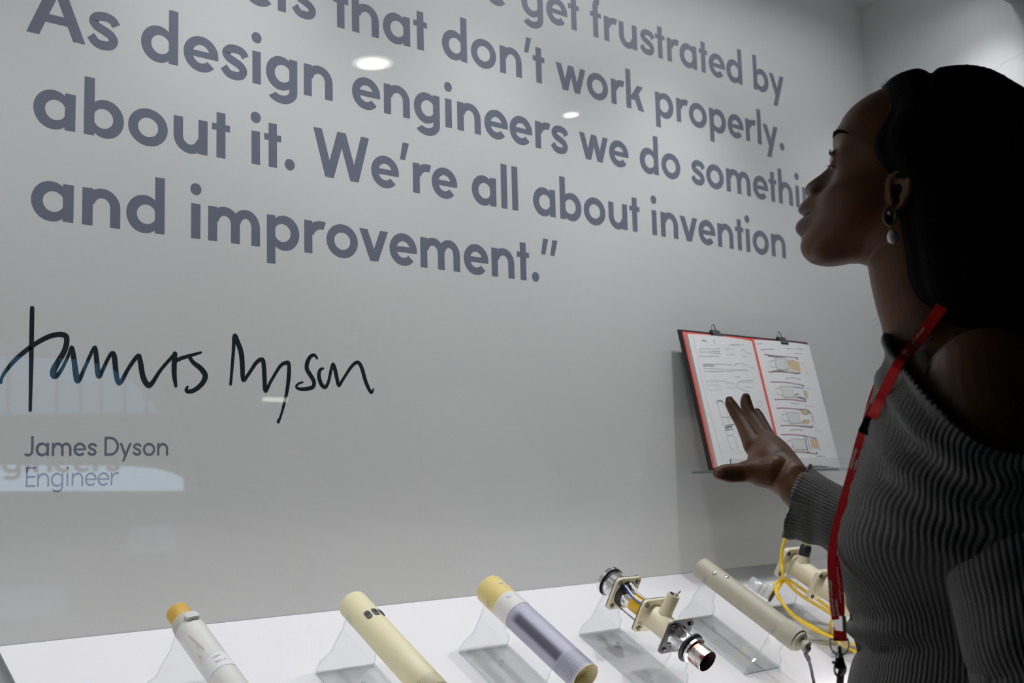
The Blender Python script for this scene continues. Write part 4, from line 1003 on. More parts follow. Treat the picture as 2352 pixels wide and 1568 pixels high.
# hand: pixel of the joint and its distance to the wall plane
def H(x, y, Y): return at_y(x, y, Y)
def zk(x, y): return (1600 + x / 3.9194, 860 + y / 3.9194)
hand_m = body
limb(hand_m, [(wr_, .0235), (H(*zk(760, 880), .885), .0265), (H(*zk(680, 800), .902), .0265), (H(*zk(610, 690), .925), .0215)], 6, 24)
limb(hand_m, [(wr_ + ZDIR * .004, .021), (H(*zk(745, 800), .900), .0235), (H(*zk(665, 690), .925), .0215), (H(*zk(612, 600), .945), .0155)], 6, 24)
limb(hand_m, [(H(*zk(800, 870), .880), .022), (H(*zk(690, 760), .918), .021), (H(*zk(640, 640), .950), .016)], 6, 24)
index_ = [(H(*zk(520, 640), .935), .0140), (H(*zk(462, 530), .950), .0112), (H(*zk(408, 425), .965), .0098), (H(*zk(348, 335), .977), .0086), (H(*zk(306, 262), .985), .0073), (H(*zk(296, 232), .987), .0058)]
middle = [(H(*zk(605, 590), .950), .0140), (H(*zk(560, 500), .966), .0112), (H(*zk(512, 415), .982), .0098), (H(*zk(465, 330), .993), .0090), (H(*zk(445, 250), .999), .0080), (H(*zk(443, 206), 1.000), .0062)]
ring_ = [(H(*zk(650, 615), .962), .0135), (H(*zk(615, 520), .982), .0105), (H(*zk(575, 430), 1.000), .0092), (H(*zk(548, 365), 1.010), .0078), (H(*zk(541, 340), 1.012), .0062)]
pinky = [(H(*zk(690, 670), .970), .0120), (H(*zk(655, 590), .990), .0095), (H(*zk(625, 520), 1.004), .0082), (H(*zk(600, 470), 1.012), .0066)]
thumb = [(H(*zk(700, 880), .880), .0215), (H(*zk(590, 880), .893), .0185), (H(*zk(480, 868), .905), .0145), (H(*zk(400, 880), .913), .0122), (H(*zk(325, 888), .918), .0118), (H(*zk(255, 885), .922), .0108), (H(*zk(205, 885), .924), .0082)]
for fg in (index_, middle, ring_, pinky, thumb): limb(hand_m, fg, 5, 18)
# web between thumb and index
limb(hand_m, [(H(*zk(540, 840), .905), .012), (H(*zk(535, 770), .918), .011), (H(*zk(545, 690), .930), .011)], 5, 14)
# ears
def ear(s):
    l0 = s * .0690
    f0, u0 = pl(2066, 446, l0)
    for pts, rr in (([(2052, 470), (2046, 440), (2050, 412), (2066, 397), (2084, 402), (2092, 424), (2088, 452), (2074, 474), (2060, 492), (2049, 492), (2047, 478)], .0042), ([(2060, 420), (2075, 420), (2080, 440), (2070, 462)], .0034)):
        P = []
        for x, y in pts:
            f, u = pl(x, y, l0 if s > 0 else 0.069); P.append(W3(f, l0 + s * (.002 + .010 * max(0, (x - 2050) / 45)), u))
        body.tube(catmull(P, 5), rr, 10)
    cf, cu = pl(2066, 440, .069); body.lathe(W3(cf + .002, s * .060, cu), -VDIR * s + FDIR * .25, [(0, .019), (.007, .0175), (.0105, .012)], 18, up=ZDIR)
    cf, cu = pl(2052, 484, .069); body.lathe(W3(cf, s * .062, cu), -VDIR * s, [(0, .008), (.008, .007), (.011, .003)], 14, up=ZDIR)
ear(1); ear(-1)
# legs
hipz = W3(-.05, 0, -.42)
for s in (-1, 1):
    limb(body, [(W3(-.05, s * .085, -.40), .085), (W3(-.045, s * .088, -.60), .075), (W3(-.04, s * .09, -.80), .055), (W3(-.05, s * .09, -1.0), .05), (W3(-.06, s * .092, -1.17), .038), (W3(-.045, s * .092, -1.205), .035)], 6, 24)
    limb(body, [(W3(-.08, s * .092, -1.205), .032), (W3(.0, s * .095, -1.212), .032), (W3(.09, s * .10, -1.222), .024)], 6, 20)
tmp = body.build('tmp_body', 'skin', None, None)
md = tmp.modifiers.new('r', 'REMESH'); md.mode = 'VOXEL'; md.voxel_size = 0.0016; md.adaptivity = 0.0
sm = tmp.modifiers.new('s', 'SMOOTH'); sm.factor = 0.5; sm.iterations = 3
dg = bpy.context.evaluated_depsgraph_get(); dg.update()
me = bpy.data.meshes.new_from_object(tmp.evaluated_get(dg)); bpy.data.objects.remove(tmp)
me.name = 'person'
me.polygons.foreach_set('use_smooth', [True] * len(me.polygons))
person = bpy.data.objects.new('person', me); COL.objects.link(person)
me.materials.clear(); me.materials.append(MT['skin']); me.materials.append(MT['lip']); me.materials.append(MT['nail'])
tag(person, 'person with long black hair, grey off shoulder knit top, one hand raised towards the glass', 'person')
# lips and nails get their own colour on the same skin
co = np.empty(len(me.vertices) * 3); me.vertices.foreach_get('co', co); co = co.reshape(-1, 3)
pc = np.empty(len(me.polygons) * 3); me.polygons.foreach_get('center', pc); pc = pc.reshape(-1, 3)
lf = (pc - PB) @ FDIR; ll = -(pc - PB) @ VDIR; lu = pc[:, 2] - PB[2]
mi = np.zeros(len(pc), int)
def inpoly(xf, xu, poly):
    poly = [pl(*p) for p in poly]; ins = np.zeros(len(xf), bool); n = len(poly)
    for i in range(n):
        a, b = poly[i], poly[(i + 1) % n]
        c = ((a[1] > xu) != (b[1] > xu)) & (xf < (b[0] - a[0]) * (xu - a[1]) / (b[1] - a[1] + 1e-12) + a[0]); ins ^= c
    return ins
mi[inpoly(lf, lu, [(1820, 472), (1838, 470), (1862, 486), (1872, 497), (1862, 512), (1850, 536), (1838, 544), (1820, 540)]) & (np.abs(ll) < .026)] = 1
def near(p, r): return ((pc - p) ** 2).sum(1) < r * r
tp = H(*zk(205, 872), .916); mi[near(tp, .0085)] = 2
me.polygons.foreach_set('material_index', mi); me.update()
body_bvh = BVHTree.FromPolygons([Vector(c) for c in co], [tuple(p.vertices) for p in me.polygons])

# eyes, lashes, brows
for s in (1, -1):
    ef, eu = pl(1933, 369, .031); ec = W3(ef, s * .031, eu)
    gaze = FDIR * .97 + ZDIR * .12; gaze /= np.linalg.norm(gaze)
    mb = MB(); R_ = .0118
    mb.lathe(ec - gaze * R_, gaze, [(R_ - R_ * math.cos(t), R_ * math.sin(t), 1 if t > 2.66 else 0) for t in np.linspace(.02, 3.12, 26)], 28, up=ZDIR)
    mb.build('eye', ['eye', 'iris'], person)
    for nm, pts in (('eyelashes', [((1917, 364), (1909, 359), (1904, 352), (1906, 343)), ((1914, 384), (1908, 381), (1903, 380), (1898, 382))]),):
        mb = MB()
        for row, ctl in enumerate(pts):
            for k in range(16):
                l_ = .022 + .018 * k / 15; kk = 1 - abs(k - 8) / 22; P = []
                for i, (x, y) in enumerate(ctl):
                    x2 = ctl[0][0] + (x - ctl[0][0]) * (1 if i == 0 else kk); f, u = pl(x2 + (0 if row == 0 else -2) + 10 * ((k - 8) / 8) ** 2, y + 2.5 * ((k - 8) / 8) ** 2, l_)
                    P.append(W3(f, s * (l_ + .002 * i * (k - 8) / 8), u))
                mb.tube(catmull(P, 4), [max(.00008, (.00055 if row == 0 else .0003) * (1 - i / 13)) for i in range(13)], 6)
        mb.build(nm, 'hair', person)
    mb = MB()
    for k in range(60):
        t = k / 59; l_ = .012 + .040 * t; px = 1915 + 26 * t ** 1.5; py = 318 - 24 * t ** .8 + 8 * t ** 3
        f, u = pl(px, py, l_); a = W3(f, s * l_, u); best = body_bvh.find_nearest(Vector(a)); a = np.array(best[0]); nn = np.array(best[1])
        for q in range(3):
            tk = (1 - t) ** .6 * min(1, .35 + t * 6); o_ = a + ZDIR * (q - 1.0) * .0017 * tk - nn * .0003
            mb.tube([o_, o_ + nn * .0004 + ZDIR * .0013 * tk - VDIR * s * .0010, o_ + nn * .0003 + ZDIR * .0022 * tk - VDIR * s * .003], [.0003, .00028, .00008], 5)
    mb.build('eyebrow', 'hair', person)

# hair: cap over the skull, a long fall behind the near shoulder
HP = [(2027, 207), (2044, 189), (2067, 177), (2102, 168.5), (2122, 171), (2140, 175), (2152, 168), (2178, 163), (2236, 161), (2266, 166), (2297, 178), (2327, 196), (2352, 210), (2400, 250), (2440, 330), (2450, 430), (2440, 540), (2420, 640)]
HA, HR = [], []
for x, y in HP:
    f, u = pl(x, y); d = np.array([f - HC[0], u - HC[1]]); HA.append(math.atan2(d[1], d[0])); HR.append(np.linalg.norm(d))
HA = np.unwrap(HA); HR = np.array(HR)
hm = MB(); NH_, ML = 240, 121; aa = np.linspace(HA[0], HA[-1], NH_); outer, inner = [], []
sgn = 1 if HA[-1] > HA[0] else -1
for j in range(ML):
    la = math.radians(-88 + 176 * j / (ML - 1)); sn = abs(math.sin(la))
    # hairline: at the temples it drops towards the ear, so the cap starts further round on the midline than at the side
    for i, a in enumerate(aa):
        R_ = np.interp(a * sgn, HA * sgn, HR)
        groove = .0012 * math.sin(la * 70 + 3 * math.sin(a * 2)) + .0007 * math.sin(la * 163 + a * 5) - .004 * math.exp(-((a - HA[5]) / .035) ** 2) * (1 if abs(la) < 1.0 else .3)
        ft = min(1.0, i / (NH_ * .13)); ww = .0705 + .0175 * ft; groove *= ft
        rr = (R_ + groove) * abs(math.cos(la)) ** .70; y = (ww + groove) * math.sin(la)
        outer.append(W3(HC[0] + math.cos(a) * rr, y, HC[1] + math.sin(a) * rr))
        r2 = max(.01, R_ - .03) * abs(math.cos(la)) ** .7; inner.append(W3(HC[0] + math.cos(a) * r2, (ww - .022) * math.sin(la), HC[1] + math.sin(a) * r2))
nO = len(outer); F = []
for j in range(ML - 1):
    for i in range(NH_ - 1):
        q_ = (j * NH_ + i, j * NH_ + i + 1, (j + 1) * NH_ + i + 1, (j + 1) * NH_ + i); F.append(q_); F.append(tuple(x + nO for x in q_[::-1]))
    F.append((j * NH_, (j + 1) * NH_, (j + 1) * NH_ + nO, j * NH_ + nO)); e_ = NH_ - 1
    F.append(((j + 1) * NH_ + e_, j * NH_ + e_, j * NH_ + e_ + nO, (j + 1) * NH_ + e_ + nO))
for jj in (0, ML - 1):
    for i in range(NH_ - 1): F.append((jj * NH_ + i + 1, jj * NH_ + i, jj * NH_ + i + nO, jj * NH_ + i + 1 + nO) if jj == 0 else (jj * NH_ + i, jj * NH_ + i + 1, jj * NH_ + i + 1 + nO, jj * NH_ + i + nO))
hm.add(outer + inner, F)
def flat_lock(mb, pts, k=8, n=36):
    """pts: px, py, l, half depth along f, half width along l"""
    C = catmull([np.concatenate([loc3(P3(x, y, l)), [a, b]]) for x, y, l, a, b in pts], k); n0 = len(mb.v)
    rings = [(C[0], .3)] + [(c, 1) for c in C] + [(C[-1], .3)]
    for c, s in rings:
        for i in range(n):
            t = 2 * math.pi * i / n; g = 1 + .03 * math.sin(9 * t) + .02 * math.sin(17 * t + 1)
            mb.v.append(tuple(W3(c[0] + math.cos(t) * c[3] * s * g, c[1] + math.sin(t) * c[4] * s * g, c[2])))
    m = len(rings)
    for i in range(m - 1):
        for q in range(n): mb.f.append((n0 + i * n + q, n0 + i * n + (q + 1) % n, n0 + (i + 1) * n + (q + 1) % n, n0 + (i + 1) * n + q)); mb.mi.append(0)
    mb.f.append(tuple(n0 + q for q in range(n))[::-1]); mb.mi.append(0); mb.f.append(tuple(n0 + (m - 1) * n + q for q in range(n))); mb.mi.append(0)
# side of the head above and behind the ear, then down behind the neck and over the back
flat_lock(hm, [(2190, 240, .045, .060, .040), (2180, 320, .062, .068, .030), (2195, 400, .066, .058, .026), (2225, 480, .060, .062, .030), (2250, 560, .055, .066, .034), (2270, 640, .045, .070, .040), (2300, 720, .030, .070, .050), (2350, 820, .01, .060, .07), (2390, 950, .0, .05, .08), (2400, 1130, 0, .04, .07)])
flat_lock(hm, [(2190, 240, -.045, .060, .040), (2180, 320, -.062, .068, .030), (2195, 400, -.066, .058, .026), (2225, 480, -.060, .062, .030), (2250, 560, -.055, .066, .034), (2270, 640, -.045, .060, .040), (2330, 720, -.030, .060, .050), (2380, 820, -.01, .060, .07), (2410, 950, .0, .05, .08)])
flat_lock(hm, [(2120, 235, .044, .030, .018), (2114, 290, .056, .030, .012), (2112, 340, .063, .022, .009), (2112, 385, .068, .012, .007), (2112, 420, .071, .009, .006)])
flat_lock(hm, [(2120, 235, -.044, .030, .018), (2114, 290, -.056, .030, .012), (2112, 340, -.063, .022, .009), (2112, 385, -.068, .012, .007)])
tmp = hm.build('tmp_hair', 'hair', None, None)
md = tmp.modifiers.new('r', 'REMESH'); md.mode = 'VOXEL'; md.voxel_size = 0.0026
sm = tmp.modifiers.new('s', 'SMOOTH'); sm.factor = 0.5; sm.iterations = 2
dg = bpy.context.evaluated_depsgraph_get(); dg.update()
hme = bpy.data.meshes.new_from_object(tmp.evaluated_get(dg)); bpy.data.objects.remove(tmp)
hme.polygons.foreach_set('use_smooth', [True] * len(hme.polygons)); hme.materials.clear(); hme.materials.append(MT['hair'])
hair = bpy.data.objects.new('hair', hme); COL.objects.link(hair); hair.parent = person
hv_ = [v.co.copy() for v in hme.vertices]; hair_bvh = BVHTree.FromPolygons(hv_, [tuple(p.vertices) for p in hme.polygons])
# loose hairs along the hairline, crown and nape
rng = random.Random(11); mb = MB()
for i in range(900):
    t = rng.random(); a = HA[0] + (HA[12] - HA[0]) * t ** 1.6; R_ = np.interp(a * sgn, HA * sgn, HR); l_ = rng.uniform(-.03, .035)
    d = np.array([math.cos(a), math.sin(a)]); tg = np.array([-d[1], d[0]]) * sgn
    b = np.array([HC[0], HC[1]]) + d * (R_ * (1 - 1.2 * (l_ / .088) ** 2 * .5) - .002); ln = rng.uniform(.003, .008) * (1.0 if t < .3 else .7)
    fw = rng.uniform(-.6, .3) if t < .35 else rng.uniform(.2, 1.2); P = []
    for s_ in (0, .5, 1.0): q = b + d * ln * s_ * rng.uniform(.4, .9) * (1 if t < .3 else .45) + tg * ln * s_ * fw; P.append(W3(q[0], l_, q[1]))
    mb.tube(P, [.00011, .00009, .00004], 4)
for pts in ([(2045, 700), (2020, 728), (2004, 738)], [(2030, 706), (2018, 720), (2004, 738)], [(2050, 722), (2025, 735), (2004, 752)], [(2044, 742), (2035, 746), (2026, 748)], [(2240, 165), (2285, 160), (2310, 142), (2352, 120)], [(2180, 164), (2195, 157), (2215, 158)]):
    mb.tube(catmull([P3(x, y, .02) for x, y in pts], 6), .00007, 4)
mb.build('loose_hair', 'hair', person)['kind'] = 'stuff'

# ------------------------------------------------------------------ knitted top
def sm01(x, a, b): t = np.clip((x - a) / (b - a), 0, 1); return t * t * (3 - 2 * t)
NA, NU = 1180, 190
TOPU = [(-180, .060), (-130, .10), (-90, .135), (-45, .150), (-15, .146), (0, .141), (12, .128), (25, .100), (40, .062), (55, .034), (70, .014), (90, .000), (115, -.004), (150, .02), (180, .060)]
NECK = [(2044, 766), (2052, 790), (2064, 815), (2084, 848), (2110, 886), (2138, 925), (2165, 955), (2198, 985), (2232, 1010), (2270, 1030), (2310, 1043), (2380, 1050)]
def proj(p):
    q_ = RC.T @ (np.asarray(p) - C0); return IW / 2 + FPX * q_[0] / -q_[2], IH / 2 - FPX * q_[1] / -q_[2]
def knit_base(deg, u):
    t = math.radians(deg); cc, ss_ = math.cos(t), math.sin(t); ff, fb = f_front(u), f_back(u) - .004; c, a = (ff + fb) / 2, (ff - fb) / 2
    wd = half_w(min(u, .05)) + .003; wide = sm01(u, -.125, -.045); wl = wd + (.252 - wd) * wide; wr = wd + (.205 - wd) * wide - max(0, u - .05) * .9
    l_ = wl if ss_ > 0 else wr
    return c + math.copysign(abs(cc) ** (2 / 2.25), cc) * a, math.copysign(abs(ss_) ** (2 / 2.25), ss_) * l_, u
TOPU = [(a, u) for a, u in TOPU if a <= 0 or a > 110]
for dg_ in range(4, 111, 4):
    best = min(np.linspace(-.03, .145, 140), key=lambda u: abs((lambda xy: xy[1] - np.interp(xy[0], [n[0] for n in NECK], [n[1] for n in NECK]))(proj(W3(*knit_base(dg_, u))))))
    TOPU.append((dg_, float(best)))
TOPU.sort(); print('NECK', [(a, round(u, 3)) for a, u in TOPU])
tA = np.array([a for a, u in TOPU]); tU = np.array([u for a, u in TOPU])
def knit_grid():
    V = np.zeros((NU, NA, 3)); UVv = np.zeros((NU, NA, 2))
    for k in range(NA):
        deg = -180 + 360 * k / NA; t = math.radians(deg)
        ut = np.interp(deg, tA, tU); ub = -.268 + .035 * sm01(abs(deg), 30, 110)
        cc, ss_ = math.cos(t), math.sin(t)
        for i in range(NU):
            q = i / (NU - 1); u = ub + (ut - ub) * q
            ff, fb = f_front(u), f_back(u) - .004; c, a = (ff + fb) / 2, (ff - fb) / 2
            wd = half_w(min(u, .05)) + .003
            wide = sm01(u, -.125, -.045)                                  # above the armpit the top also goes round the near upper arm
            wl = wd + (.252 - wd) * wide; wr = wd + (.205 - wd) * wide - max(0, u - .05) * .9
            l_ = wl if ss_ > 0 else wr
            ex = 2.25
            x = math.copysign(abs(cc) ** (2 / ex), cc) * a; y = math.copysign(abs(ss_) ** (2 / ex), ss_) * l_
            # bust: a little extra to both sides of the middle
            bu = math.exp(-((u + .045) / .055) ** 2)
            bump_ = .016 * bu * (math.exp(-((deg - 50) / 24) ** 2) + math.exp(-((deg + 50) / 24) ** 2)) - .004 * bu * math.exp(-(deg / 16) ** 2)
            # folds: shallow waves that run down from the neckline towards the arm, and a roll under the bust
            dn = (ut - u)
            env = math.exp(-(dn / .08) ** 2) * sm01(deg, 2, 24) * sm01(130 - deg, 0, 40)
            fold = .0050 * env * math.sin(2 * math.pi * (dn / .034) + .05 * deg)
            fold += .0022 * sm01(deg, 20, 50) * sm01(120 - deg, 0, 50) * math.exp(-((u - .01) / .04) ** 2) * math.sin(2 * math.pi * (u / .030 + deg / 60))
            ub_ = -.148 + .012 * math.sin(math.radians(deg * 1.3))
            fold += .0085 * math.exp(-((u - ub_) / .009) ** 2) * sm01(100 - abs(deg), 0, 60) - .005 * math.exp(-((u - ub_ + .017) / .008) ** 2) * sm01(100 - abs(deg), 0, 60)
            fold += .003 * math.exp(-((u - ub_ - .022) / .008) ** 2) * sm01(deg, 0, 20) * sm01(90 - deg, 0, 40)
            # rolled edge of the neckline
            fold += .0035 * 0.6 * math.exp(-((dn - .006) / .006) ** 2)
            rib_ph = deg / 360 * 164 + .6 * math.sin(2 * math.pi * dn / .036) * env + .08 * math.sin(u * 60 + deg * .2)
            rib = .0021 * abs(math.sin(math.pi * rib_ph)) ** .7
            nr = np.array([cc / max(a, .05), ss_ / max(l_, .05)]); nr /= np.linalg.norm(nr)
            off = bump_ + fold + rib
            V[i, k] = (c + x + nr[0] * off, y + nr[1] * off, u + (.001 * math.sin(2 * math.pi * rib_ph) if i == NU - 1 else 0))
    return V
V = knit_grid()
Wd = PB[None, None, :] + V[..., 0:1] * FDIR - V[..., 1:2] * VDIR + V[..., 2:3] * ZDIR
def grid_mesh(name, Wd, m, parent, wrap=True, lip=None):
    nu, na = Wd.shape[:2]; vs = Wd.reshape(-1, 3); I = np.arange(nu * na).reshape(nu, na)
    J = np.roll(I, -1, 1)
    f = np.stack([I[:-1], J[:-1], J[1:], I[1:]], -1).reshape(-1, 4)
    if not wrap: f = np.stack([I[:-1, :-1], I[:-1, 1:], I[1:, 1:], I[1:, :-1]], -1).reshape(-1, 4)
    me = bpy.data.meshes.new(name); me.from_pydata(vs.tolist(), [], f.tolist()); me.materials.append(MT[m])
    me.polygons.foreach_set('use_smooth', [True] * len(me.polygons)); me.update()
    o = bpy.data.objects.new(name, me); COL.objects.link(o); o.parent = parent
    if parent is not None and parent.type == 'EMPTY': me.transform(Matrix.Translation(-Vector(parent_world(parent))))
    return o, f
def thicken(Wd, th):
    """closes a knitted tube: outer skin, rims and an inner skin"""
    a = np.roll(Wd, -1, 1) - np.roll(Wd, 1, 1); b = np.gradient(Wd, axis=0); nrm = np.cross(a, b); nrm /= np.linalg.norm(nrm, axis=2, keepdims=True) + 1e-9
    cen = Wd.mean(1, keepdims=True); s = np.sign(((Wd - cen) * nrm).sum(2).mean())
    inner = Wd - nrm * s * th
    return np.concatenate([inner[::-1][-1:] * 0 + inner[0:1], Wd, inner[-1:], inner[::-8]], 0)
top_w = thicken(Wd, .003)
knit, kf = grid_mesh('knitted_top', top_w, 'knit', person)
knit_bvh = BVHTree.FromPolygons([Vector(p) for p in top_w.reshape(-1, 3)], [tuple(int(i) for i in q) for q in kf])
def sleeve(pts, nrib, flare_ribs, n_a=420, k=10, sq=1.0, name='sleeve'):
    C = catmull([np.concatenate([p, [r]]) for p, r in pts], k); m = len(C); G = np.zeros((m, n_a, 3)); prev = None
    for i in range(m):
        t = C[min(i + 1, m - 1)][:3] - C[max(i - 1, 0)][:3]; t /= np.linalg.norm(t)
        a = VDIR if prev is None else prev; u = a - t * np.dot(a, t); u /= np.linalg.norm(u); prev = u; w_ = np.cross(t, u)
        q = i / (m - 1)
        for j in range(n_a):
            an = 2 * math.pi * j / n_a
            rib = .0016 * abs(math.sin(nrib * an / 2)) ** .7
            crease = .0030 * math.sin(q * 40 + 3 * math.sin(an)) * (.5 + .5 * math.cos(an - 2)) * math.sin(math.pi * min(1, q * 1.2)) 
            wav = (.0022 * math.sin(5 * an + 1) + .0018 * math.sin(9 * an)) * max(0, q - .8) / .2 * flare_ribs
            r = C[i][3] + rib + crease + wav
            G[i, j] = C[i][:3] + (u * math.cos(an) + w_ * math.sin(an)) * r + (t * .0014 * math.sin(nrib * an / 2) ** 2 + t * .002 * math.sin(3 * an + 2)) * flare_ribs * (1 if i == m - 1 else 0)
    o, _ = grid_mesh(name, thicken(G, .0025), 'knit', person)
    return o
# near sleeve (hanging arm) and far sleeve with the flared cuff
sleeve([(P3(2296, 1085, .188), .046), (P3(2306, 1120, .190), .0525), (P3(2318, 1200, .195), .0535), (P3(2338, 1330, .198), .052), (P3(2360, 1470, .20), .049), (P3(2384, 1580, .20), .047), (eb * .5 + lw * .5, .045), (lw + ZDIR * .03, .043)], 64, .3, k=14)
cuff = at_y(1832, 1156, .845)
sleeve([(rsh - ZDIR * .02, .058), (rsh * .5 + rel * .5, .054), (rel, .046), (rel * .6 + cuff * .4 + ZDIR * -.004, .0375), (rel * .3 + cuff * .7 + ZDIR * -.002, .0365), (rel * .1 + cuff * .9, .0395), (cuff, .0430)], 58, 1.0, k=16)
# trousers and shoes, below the picture
mb = MB()
us2 = np.linspace(-.455, -.33, 14); n = 64; tv = []
for u in us2: tv += [W3(*p) for p in torso_sec(u, -.004)]
mb.add(tv, [(i * n + k, i * n + (k + 1) % n, (i + 1) * n + (k + 1) % n, (i + 1) * n + k) for i in range(len(us2) - 1) for k in range(n)] + [tuple(range(n))[::-1]])
for s in (-1, 1):
    limb(mb, [(W3(-.055, s * .078, -.43), .092), (W3(-.048, s * .086, -.60), .084), (W3(-.04, s * .092, -.80), .066), (W3(-.05, s * .093, -1.0), .060), (W3(-.055, s * .093, -1.15), .058)], 6, 28)
mb.build('trousers', 'trousers', person, 60)
for s in (-1, 1):
    mb = MB(); P = [(W3(-.105, s * .092, -1.212), .036), (W3(-.03, s * .094, -1.208), .039), (W3(.05, s * .098, -1.212), .037), (W3(.105, s * .101, -1.219), .028)]
    limb(mb, P, 6, 24); mb.v = [(x, y, max(z, 0.0)) for x, y, z in mb.v]; mb.build('shoe', 'blackp', person, 60)

# ------------------------------------------------------------------ earring
ef, eu = pl(2044, 497, .078); ec = W3(ef, .0795, eu)
e = empty('earring', ec, 'drop earring, dark beaded oval with a hanging cream pearl, at the ear', 'earring')
mb = MB(); A1, A2 = FDIR, ZDIR
ax2 = lambda t, a, b: ec + FDIR * math.cos(t) * a + ZDIR * math.sin(t) * b
mb.tube([ax2(t, .0048, .0078) for t in np.linspace(0, 2 * math.pi, 40)], .0012, 8); mb.build('oval_rim', 'bronze', e)
mb = MB()
for t in np.linspace(0, 2 * math.pi, 27)[:-1]:
    c = ax2(t, .0058, .0090) - VDIR * .0006; mb.lathe(c - VDIR * -.001, -VDIR, [(0, .0), (.0003, .0007), (.001, .0011), (.0018, .0007), (.0021, 0)], 8, up=ZDIR, caps=False)
mb.build('bead_border', 'bronze', e)
mb = MB(); mb.lathe(ec + VDIR * .001, -VDIR, [(0, .0), (0, .0045), (.0006, .0042), (.0008, 0)], 20, up=ZDIR, caps=False); mb.v = [tuple(ec + (np.array(v) - ec) * 1.0 + ZDIR * .6 * np.dot(np.array(v) - ec, ZDIR)) for v in mb.v]; mb.build('back_plate', 'blackp', e)
mb = MB(); c = ec + ZDIR * .0032 + FDIR * .0004; mb.lathe(c - VDIR * .0, -VDIR, [(0, .0021), (.0012, .0020), (.0022, .0012), (.0024, 0)], 14, up=ZDIR, caps=False); mb.build('stone', 'pearl', e)
pf, pu = pl(2050, 543, .081); pcn = W3(pf, .0805, pu)
jt = ec - ZDIR * .0096
mb = MB(); mb.tube([jt + FDIR * math.cos(t) * .0014 + ZDIR * (math.sin(t) * .0022 - .002) for t in np.linspace(0, 2 * math.pi, 16)], .00035, 6); mb.tube([jt - ZDIR * .0036, pcn + ZDIR * .0062], .0004, 6); mb.build('hook', 'bronze', e)
mb = MB(); mb.lathe(pcn + ZDIR * .0070, -ZDIR, [(0.0, 0), (.0004, .0014), (.002, .0034), (.0045, .0048), (.0066, .0052), (.0070, .00495), (.0074, .0052), (.0095, .0052), (.0118, .0042), (.0134, .0022), (.0139, 0)], 28, up=FDIR, caps=False); mb.build('pearl', 'pearl', e)

# ------------------------------------------------------------------ lanyard
def cast(px, py, lift, hair_too=False):
    r = ray(px, py); d = Vector(r / np.linalg.norm(r)); best = None
    for b in (body_bvh, knit_bvh):
        h_ = b.ray_cast(Vector(C0), d)
        if h_[0] is not None and (best is None or h_[3] < best[1]): best = (np.array(h_[0]), h_[3])
    return None if best is None else best[0] - np.array(d) * lift
e = empty('lanyard', W3(.04, .02, -.10), 'red printed ribbon lanyard with black buckle and metal clip, hanging on the chest', 'lanyard')
def face_left(w_, v, t, tw, a=.42):
    # a ribbon of true width tw / cos(a), turned so that it faces forward as well as sideways
    best = None
    for sg in (1, -1):
        w2 = (w_ * math.cos(a) + v * math.sin(a) * sg) * tw / math.cos(a); nn = np.cross(w2, t); nn /= np.linalg.norm(nn)
        if np.dot(nn, -v) < 0: nn = -nn
        if best is None or np.dot(nn, FDIR) > best[0]: best = (np.dot(nn, FDIR), w2)
    return best[1]
def ribbon(path, wpx, lift, name, dflt_l=.03, turn=0.0):
    """path in picture pixels laid on the clothes; returns centre line, width vectors and the mesh object"""
    pts = catmull([np.array(p, float) for p in path], 10); C, Wv = [], []
    depth = []
    for p in pts:
        h_ = cast(p[0], p[1], lift); depth.append(None if h_ is None else np.dot(h_ - C0, VDIR))
    good = [i for i, d in enumerate(depth) if d is not None and d < 1.30]
    dd = np.interp(np.arange(len(pts)), good, [depth[i] for i in good]) if good else np.full(len(pts), 1.25 - dflt_l)
    dp = np.concatenate([[dd[0]] * 7, dd, [dd[-1]] * 7]); dd = np.array([dp[i:i + 15].min() for i in range(len(dd))])
    kk = np.ones(13) / 13; dp = np.concatenate([[dd[0]] * 6, dd, [dd[-1]] * 6]); dd = np.convolve(dp, kk, 'valid')
    for i, p in enumerate(pts):
        r = ray(*p[:2]); C.append(C0 + r * dd[i] / np.dot(r, VDIR))
    C = np.array(C); n = len(C)
    for i in range(n):
        t = C[min(i + 1, n - 1)] - C[max(i - 1, 0)]; t /= np.linalg.norm(t); v = C[i] - C0; v /= np.linalg.norm(v)
        w_ = np.cross(t, v); w_ /= np.linalg.norm(w_); tw = wpx(i / (n - 1)); 
        Wv.append(face_left(w_, v, t, tw))
    Wv = np.array(Wv); mb = MB(); th = .0007; vs = []
    for i in range(n):
        t = C[min(i + 1, n - 1)] - C[max(i - 1, 0)]; nn = np.cross(Wv[i], t); nn /= np.linalg.norm(nn); 
        if np.dot(nn, C0 - C[i]) < 0: nn = -nn
        vs += [C[i] + Wv[i] / 2 + nn * th, C[i] - Wv[i] / 2 + nn * th, C[i] - Wv[i] / 2 - nn * th, C[i] + Wv[i] / 2 - nn * th]
    F = [(4 * i + a, 4 * i + (a + 1) % 4, 4 * i + 4 + (a + 1) % 4, 4 * i + 4 + a) for i in range(n - 1) for a in range(4)] + [(0, 1, 2, 3), (4 * n - 1, 4 * n - 2, 4 * n - 3, 4 * n - 4)]
    mb.add(vs, F); o = mb.build(name, 'red', e, 30)
    return C, Wv, o
